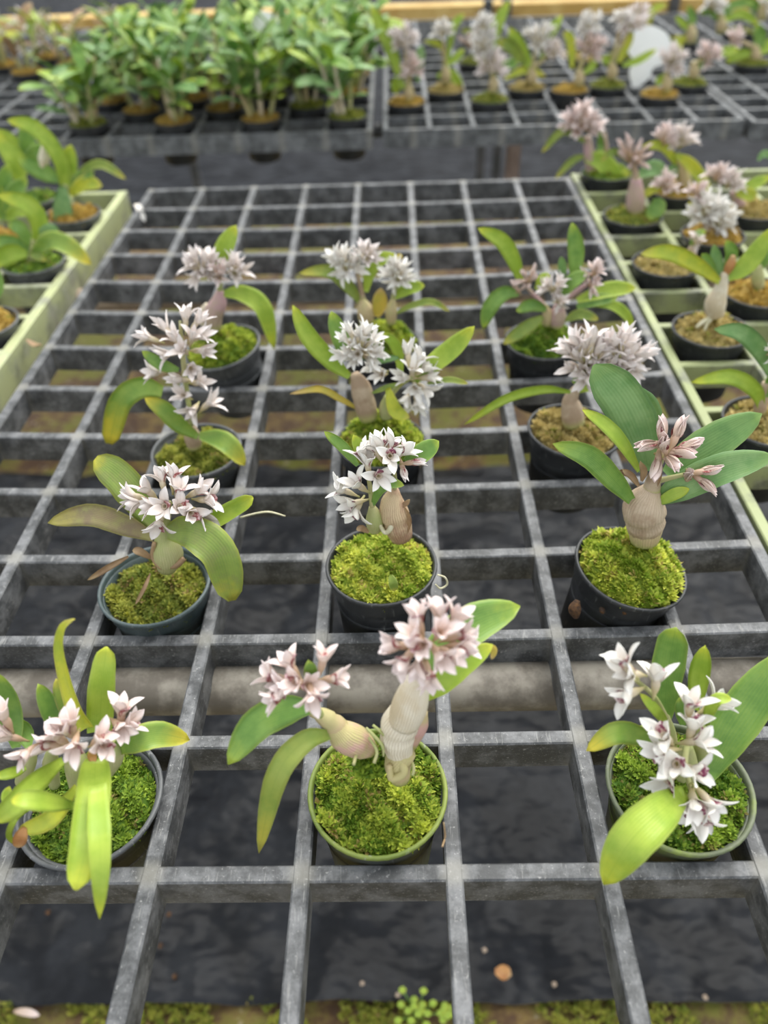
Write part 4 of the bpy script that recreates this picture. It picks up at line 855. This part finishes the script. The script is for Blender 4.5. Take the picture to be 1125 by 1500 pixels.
def withered(x, y, seed):
    pl = bushy('plant with brown withered flowers and few lime leaves on back tray', x, y, 3, 1.1, ['lime', 'olive', 'dry', 'yellow'], 'moss_gold', GC, seed, True)
    random.seed(seed)
    for _ in range(9):
        o = flower_obj(random.choice(['tan', 'blush', 'bud']), False, pl.root); d_ = Vector((random.uniform(-1, 1), random.uniform(-1, .4), random.uniform(-.2, 1))).normalized(); Lf = .30*P
        o.matrix_local = Matrix.Translation(W((x+random.uniform(-.45, .45), y+random.uniform(-.4, .3), random.uniform(.5, 1.35)))-pl.root.location) @ d_.to_track_quat('Z', 'Y').to_matrix().to_4x4() @ Matrix.Scale(Lf, 4)
for n_, (x, y) in enumerate([(-9.7, 22.5), (-10.7, 23.5), (-8.7, 23.5), (-11.7, 22.5), (-9.7, 24.5), (-12.7, 23.5), (-7.35, 24.05)]): withered(x, y, 400+n_)

GD = 'white flowering orchids on the back tray'
def back_orchid(label, px, py, x, y, leaves, clusters, moss, grp=GD, h=.2):
    pl = Plant('potted_orchid', label, x, y, h, .48, 'pot', None, moss, .12, near=False, group=grp, low=-.06)
    pl.tube([(px, py, 0), (px+1, py-12, 0), (px, py-26, 0)], [12, 15, 7], 'bulb_olive')
    for pts, wd, mt in leaves: pl.leaf([(q[0], q[1], 0.05*i) for i, q in enumerate(pts)], wd, mt, n=10)
    for cx_, cy_, rad, n, kd in clusters:
        pl.tube([(px, py-22, 0), ((px+cx_)/2, (py-22+cy_)/2, 0), (cx_, cy_, 0)], [6, 5, 4], 'bulb_olive', 'flower_stalk'); pl.cluster(cx_, cy_, rad, n, 22, kd, 0, .3, int(cx_))
    return pl
back_orchid('orchid with a lime leaf and coral pink lower flowers over golden moss', 598, 148, 1.02, 18.05, [([(588, 120), (568, 60), (543, 8)], 20, 'lime'), ([(612, 120), (614, 90), (618, 66)], 16, 'teal'), ([(600, 130), (582, 120), (580, 138)], 16, 'lime')], [(592, 58, 24, 12, 'blush'), (604, 98, 18, 8, 'pink')], 'moss_gold')
back_orchid('orchid with arching lime leaves and a single small white head', 652, 122, 2.02, 19.05, [([(655, 92), (645, 66), (620, 60)], 9, 'yellow'), ([(656, 88), (664, 40), (680, 20)], 11, 'lime'), ([(655, 95), (668, 84), (680, 72)], 11, 'lime'), ([(640, 112), (660, 108), (678, 128)], 14, 'lime')], [(648, 44, 13, 6, 'white')], 'moss_tan')
back_orchid('orchid with two dense round white heads beside an upright lime leaf', 722, 135, 3.02, 18.05, [([(722, 90), (728, 40), (746, 0)], 16, 'lime'), ([(726, 110), (742, 95), (760, 92)], 14, 'green')], [(708, 66, 22, 12, 'white'), (720, 94, 26, 14, 'blush'), (710, 38, 18, 8, 'white')], 'moss_olive')
back_orchid('orchid with broad lime leaves and one arched leaf below its white head', 778, 124, 4.02, 19.05, [([(778, 100), (762, 70), (746, 40)], 20, 'lime'), ([(770, 95), (748, 68), (728, 60)], 18, 'olive'), ([(738, 116), (770, 102), (800, 112)], 11, 'yellow'), ([(792, 90), (806, 50), (824, 22)], 14, 'lime')], [(790, 54, 24, 12, 'white'), (812, 74, 16, 7, 'blush')], 'moss_tan')
back_orchid('orchid with a tall pink white flower head and gold moss near white tag', 848, 126, 5.02, 18.7, [([(838, 100), (836, 60), (826, 46)], 14, 'yellow'), ([(855, 108), (868, 96), (872, 84)], 12, 'lime')], [(866, 66, 24, 12, 'pink'), (864, 34, 19, 9, 'white')], 'moss_gold')
back_orchid('orchid with lime leaf crossing in front of the white tag', 896, 116, 6.02, 19.05, [([(912, 96), (935, 88), (962, 72)], 11, 'lime'), ([(900, 96), (888, 88), (884, 82)], 12, 'lime'), ([(906, 92), (920, 60), (922, 44)], 14, 'yellow')], [(926, 34, 20, 10, 'blush'), (912, 26, 14, 6, 'white')], 'moss_olive')
back_orchid('orchid with white flower head over orange moss right of white tag', 976, 134, 7.02, 18.05, [([(974, 108), (966, 118), (960, 120)], 12, 'lime'), ([(985, 90), (994, 70), (992, 50)], 11, 'yellow')], [(986, 88, 22, 12, 'blush')], 'moss_gold')
back_orchid('orchid with a leaning white head at the tray corner behind orange moss pot', 1016, 116, 8.02, 19.05, [([(1020, 90), (1060, 76), (1082, 72)], 12, 'lime'), ([(1022, 100), (1034, 90), (1040, 84)], 11, 'green')], [(1038, 80, 18, 9, 'pink')], 'moss_olive')
back_orchid('orchid with two small lime leaves behind the white head by the tag', 1012, 62, 7.02, 22.05, [([(1012, 48), (1000, 34), (990, 24)], 10, 'lime'), ([(1012, 46), (1014, 26), (1008, 8)], 12, 'green'), ([(1014, 50), (996, 60), (990, 72)], 9, 'yellow')], [], 'moss_olive')
back_orchid('orchid with curved yellow leaf deep in the white flowering tray', 950, 62, 6.02, 22.05, [([(950, 45), (955, 16), (978, 6)], 11, 'yellow'), ([(950, 45), (940, 30), (934, 14)], 11, 'lime')], [(936, 18, 14, 6, 'blush')], 'moss_tan')
back_orchid('pale flowered orchid deep in the white flowering tray by the lime leaf', 700, 78, 3.02, 22.05, [([(700, 60), (690, 48), (676, 44)], 10, 'olive'), ([(704, 60), (716, 44), (730, 40)], 10, 'lime')], [(690, 62, 13, 6, 'tan')], 'moss_olive')
GE = 'orchids in the tray past the white tag'
back_orchid('lime leaved orchid in the near column of the tray past the tag', 1106, 92, 10.2, 20.85, [([(1106, 78), (1080, 80), (1064, 92)], 16, 'lime'), ([(1108, 76), (1114, 56), (1108, 34)], 18, 'green'), ([(1110, 80), (1128, 66), (1140, 60)], 16, 'lime')], [(1076, 56, 10, 4, 'pink')], 'moss_olive', GE)
back_orchid('orchid with a small white head and wide green leaves past the tag', 1056, 48, 9.2, 23.85, [([(1056, 34), (1085, 20), (1112, 36)], 12, 'lime'), ([(1056, 32), (1072, 8), (1105, 4)], 12, 'green'), ([(1056, 32), (1040, 16), (1026, 20)], 10, 'green')], [(1046, 6, 13, 6, 'white')], 'moss_olive', GE)
back_orchid('bright green leaved orchid at the far side past the tag', 1116, 30, 11.2, 24.85, [([(1116, 20), (1100, 4), (1080, 0)], 14, 'green'), ([(1116, 20), (1122, 2), (1130, -10)], 14, 'lime')], [(1122, 6, 10, 4, 'white')], 'moss_olive', GE)

# ------------------------------------------------------------------ white plant tags
def plant_tag(label, x, y, Y, w_, h_, rotdeg, stake=1.0):
    """rounded head narrowing to a stake, 1.2 mm thick, standing in a pot"""
    p = at_y(x, y, Y); s = ppx(p); a_, b_ = w_/s/2, h_/s; pts = []
    for i in range(19):
        t = math.pi*(i/18); pts.append((a_*math.cos(t)*(1 if True else 1), b_*.48+b_*.45*math.sin(t)**.7))
    pts += [(-a_*.98, b_*.30), (-a_*.55, b_*.18), (-a_*.50, -b_*.10), (-a_*.12, -b_*stake), (a_*.12, -b_*stake), (a_*.50, -b_*.10), (a_*.55, b_*.18), (a_*.98, b_*.30)]
    n = len(pts); th = .016; V = [(q[0]*P, -th/2*P, q[1]*P) for q in pts]+[(q[0]*P, th/2*P, q[1]*P) for q in pts]
    F = [tuple(range(n)), tuple(range(2*n-1, n-1, -1))]+[(i, i+n, (i+1) % n+n, (i+1) % n) for i in range(n)]
    o = mesh_obj('plant_tag', V, F, M['tag'], smooth=False); o.location = W(p); o.rotation_euler = (math.radians(-14), math.radians(rotdeg), 0)
    return tag(o, label, 'plant tag')
plant_tag('blank white plastic plant tag standing among the white flowering orchids', 938, 105, 20.05, 62, 62, 18, .35)
plant_tag('blank white plant tag standing among the leafy green plants', 388, 54, 18.55, 38, 34, 10, 2.2)

# ------------------------------------------------------------------ litter
def chip(name, label, pts3, wd, mat, cat):
    r0 = thing(name, label, cat, W(pts3[len(pts3)//2])); o = leaf(r0, pts3, wd, M[mat], 0, .2, 'blade', 8, hint=(0, 0, 1)); return r0
gz = GZ+.30
p_ = at_z(737, 1425, gz); chip('fallen_leaf', 'small orange fallen leaf on the black ground cloth', [p_+np.array([-.12, .02, 0]), p_, p_+np.array([.12, -.04, .03])], .22, 'orange', 'leaf')
p_ = at_z(40, 1485, GZ+.1); chip('fallen_leaf', 'pale dry leaf on the moss along the cloth edge', [p_+np.array([-.2, .02, .05]), p_+np.array([0, 0, .08]), p_+np.array([.22, -.04, .05])], .11, 'petal_tan', 'leaf')
p_ = at_z(200, 303, .02); chip('paper_scrap', 'pale torn strip hanging on the edge of the grey tray', [p_+np.array([-.04, .05, .03]), p_+np.array([.06, -.08, .02]), p_+np.array([.16, -.2, -.22])], .12, 'petal_white', 'scrap')
p_ = at_z(52, 506, -.05); chip('wood_chip', 'pale wood chip bridging grey tray and pale green tray', [p_+np.array([-.16, .12, .03]), p_, p_+np.array([.16, -.14, .09])], .09, 'dry', 'chip')
for n_, (x, y) in enumerate([(70, 1337), (247, 1340), (235, 1385), (256, 1430), (168, 1381), (1033, 1461), (710, 1392), (812, 1442), (583, 1458), (530, 1441)]):
    p_ = at_z(x, y, GZ+.26); bm = bmesh.new(); bmesh.ops.create_icosphere(bm, subdivisions=2, radius=.04*P)
    for v in bm.verts: v.co *= random.uniform(.75, 1.2); v.co.z *= .6
    me = D.meshes.new('grit'); bm.to_mesh(me); bm.free(); me.materials.append(M['brown' if n_ < 5 else 'pipe_warm']); o = D.objects.new('grit', me); COL.objects.link(o); o.location = W(p_)
    tag(o, 'small tan grit lump lying on the black ground cloth', 'grit', 'grit on the ground cloth')
# moss and seedlings along the near edge of the cloth
gm = np.random.default_rng(5); V, F, T = [], [], []
for _ in range(5200):
    x, y = gm.uniform(-7, 8), gm.uniform(.2, 1.62); c_ = gm.uniform(0, 1); 
    if math.sin(x*1.9+1)+math.sin(x*4.3+y*5) < -.35: continue
    for __ in range(4):
        th = gm.uniform(0, 6.28); L = gm.uniform(.06, .14); b_ = np.array([x, y, GZ+.0]); d_ = np.array([math.cos(th)*.6, math.sin(th)*.6, .8])*L; s_ = np.array([-math.sin(th), math.cos(th), 0])*L*.25
        k = len(V); V += [b_, b_+d_*.5+s_, b_+d_, b_+d_*.5-s_]; F.append((k, k+1, k+2, k+3)); T += [(c_, gm.uniform(0, .95), 0)]*4
o = mesh_obj('ground_moss', [tuple(W(v)) for v in V], F, M['moss_olive'], smooth=False, kind='stuff'); tag(o, 'patchy green moss along the near edge of the ground cloth', 'moss')
at = o.data.attributes.new('tint', 'FLOAT_VECTOR', 'POINT'); at.data.foreach_set('vector', np.array(T, dtype=np.float32).ravel())
for (x, y, sc, lb) in [(612, 1486, 1.0, 'bright green clover seedling at the near edge of the cloth'), (655, 1490, .6, 'small green seedling beside the bright clover seedling')]:
    p_ = at_z(x, y, GZ+.15); s_ = thing('clover_seedling', lb, 'seedling', W((p_[0], p_[1], GZ-.02)))
    for i in range(int(16*sc)):
        a_ = i*2.4; rr = .06+.03*i*sc; b_ = np.array([p_[0], p_[1], GZ]); tp = b_+np.array([math.cos(a_)*rr*.8, math.sin(a_)*rr*.6, .34+.05*(i % 3)])
        tube(s_, [b_, (b_+tp)/2+np.array([0, 0, .06]), tp], [.012, .012, .01], M['green'], 'stem', 4, 5)
        leaf(s_, [tp-np.array([.055, 0, 0]), tp, tp+np.array([.055, 0, .01])], .10, M['lime'], 0, .1, 'leaf', 6, hint=(0, -.2, 1), prof=([0, .2, .5, .8, 1], [.3, .8, 1, .8, .2]))
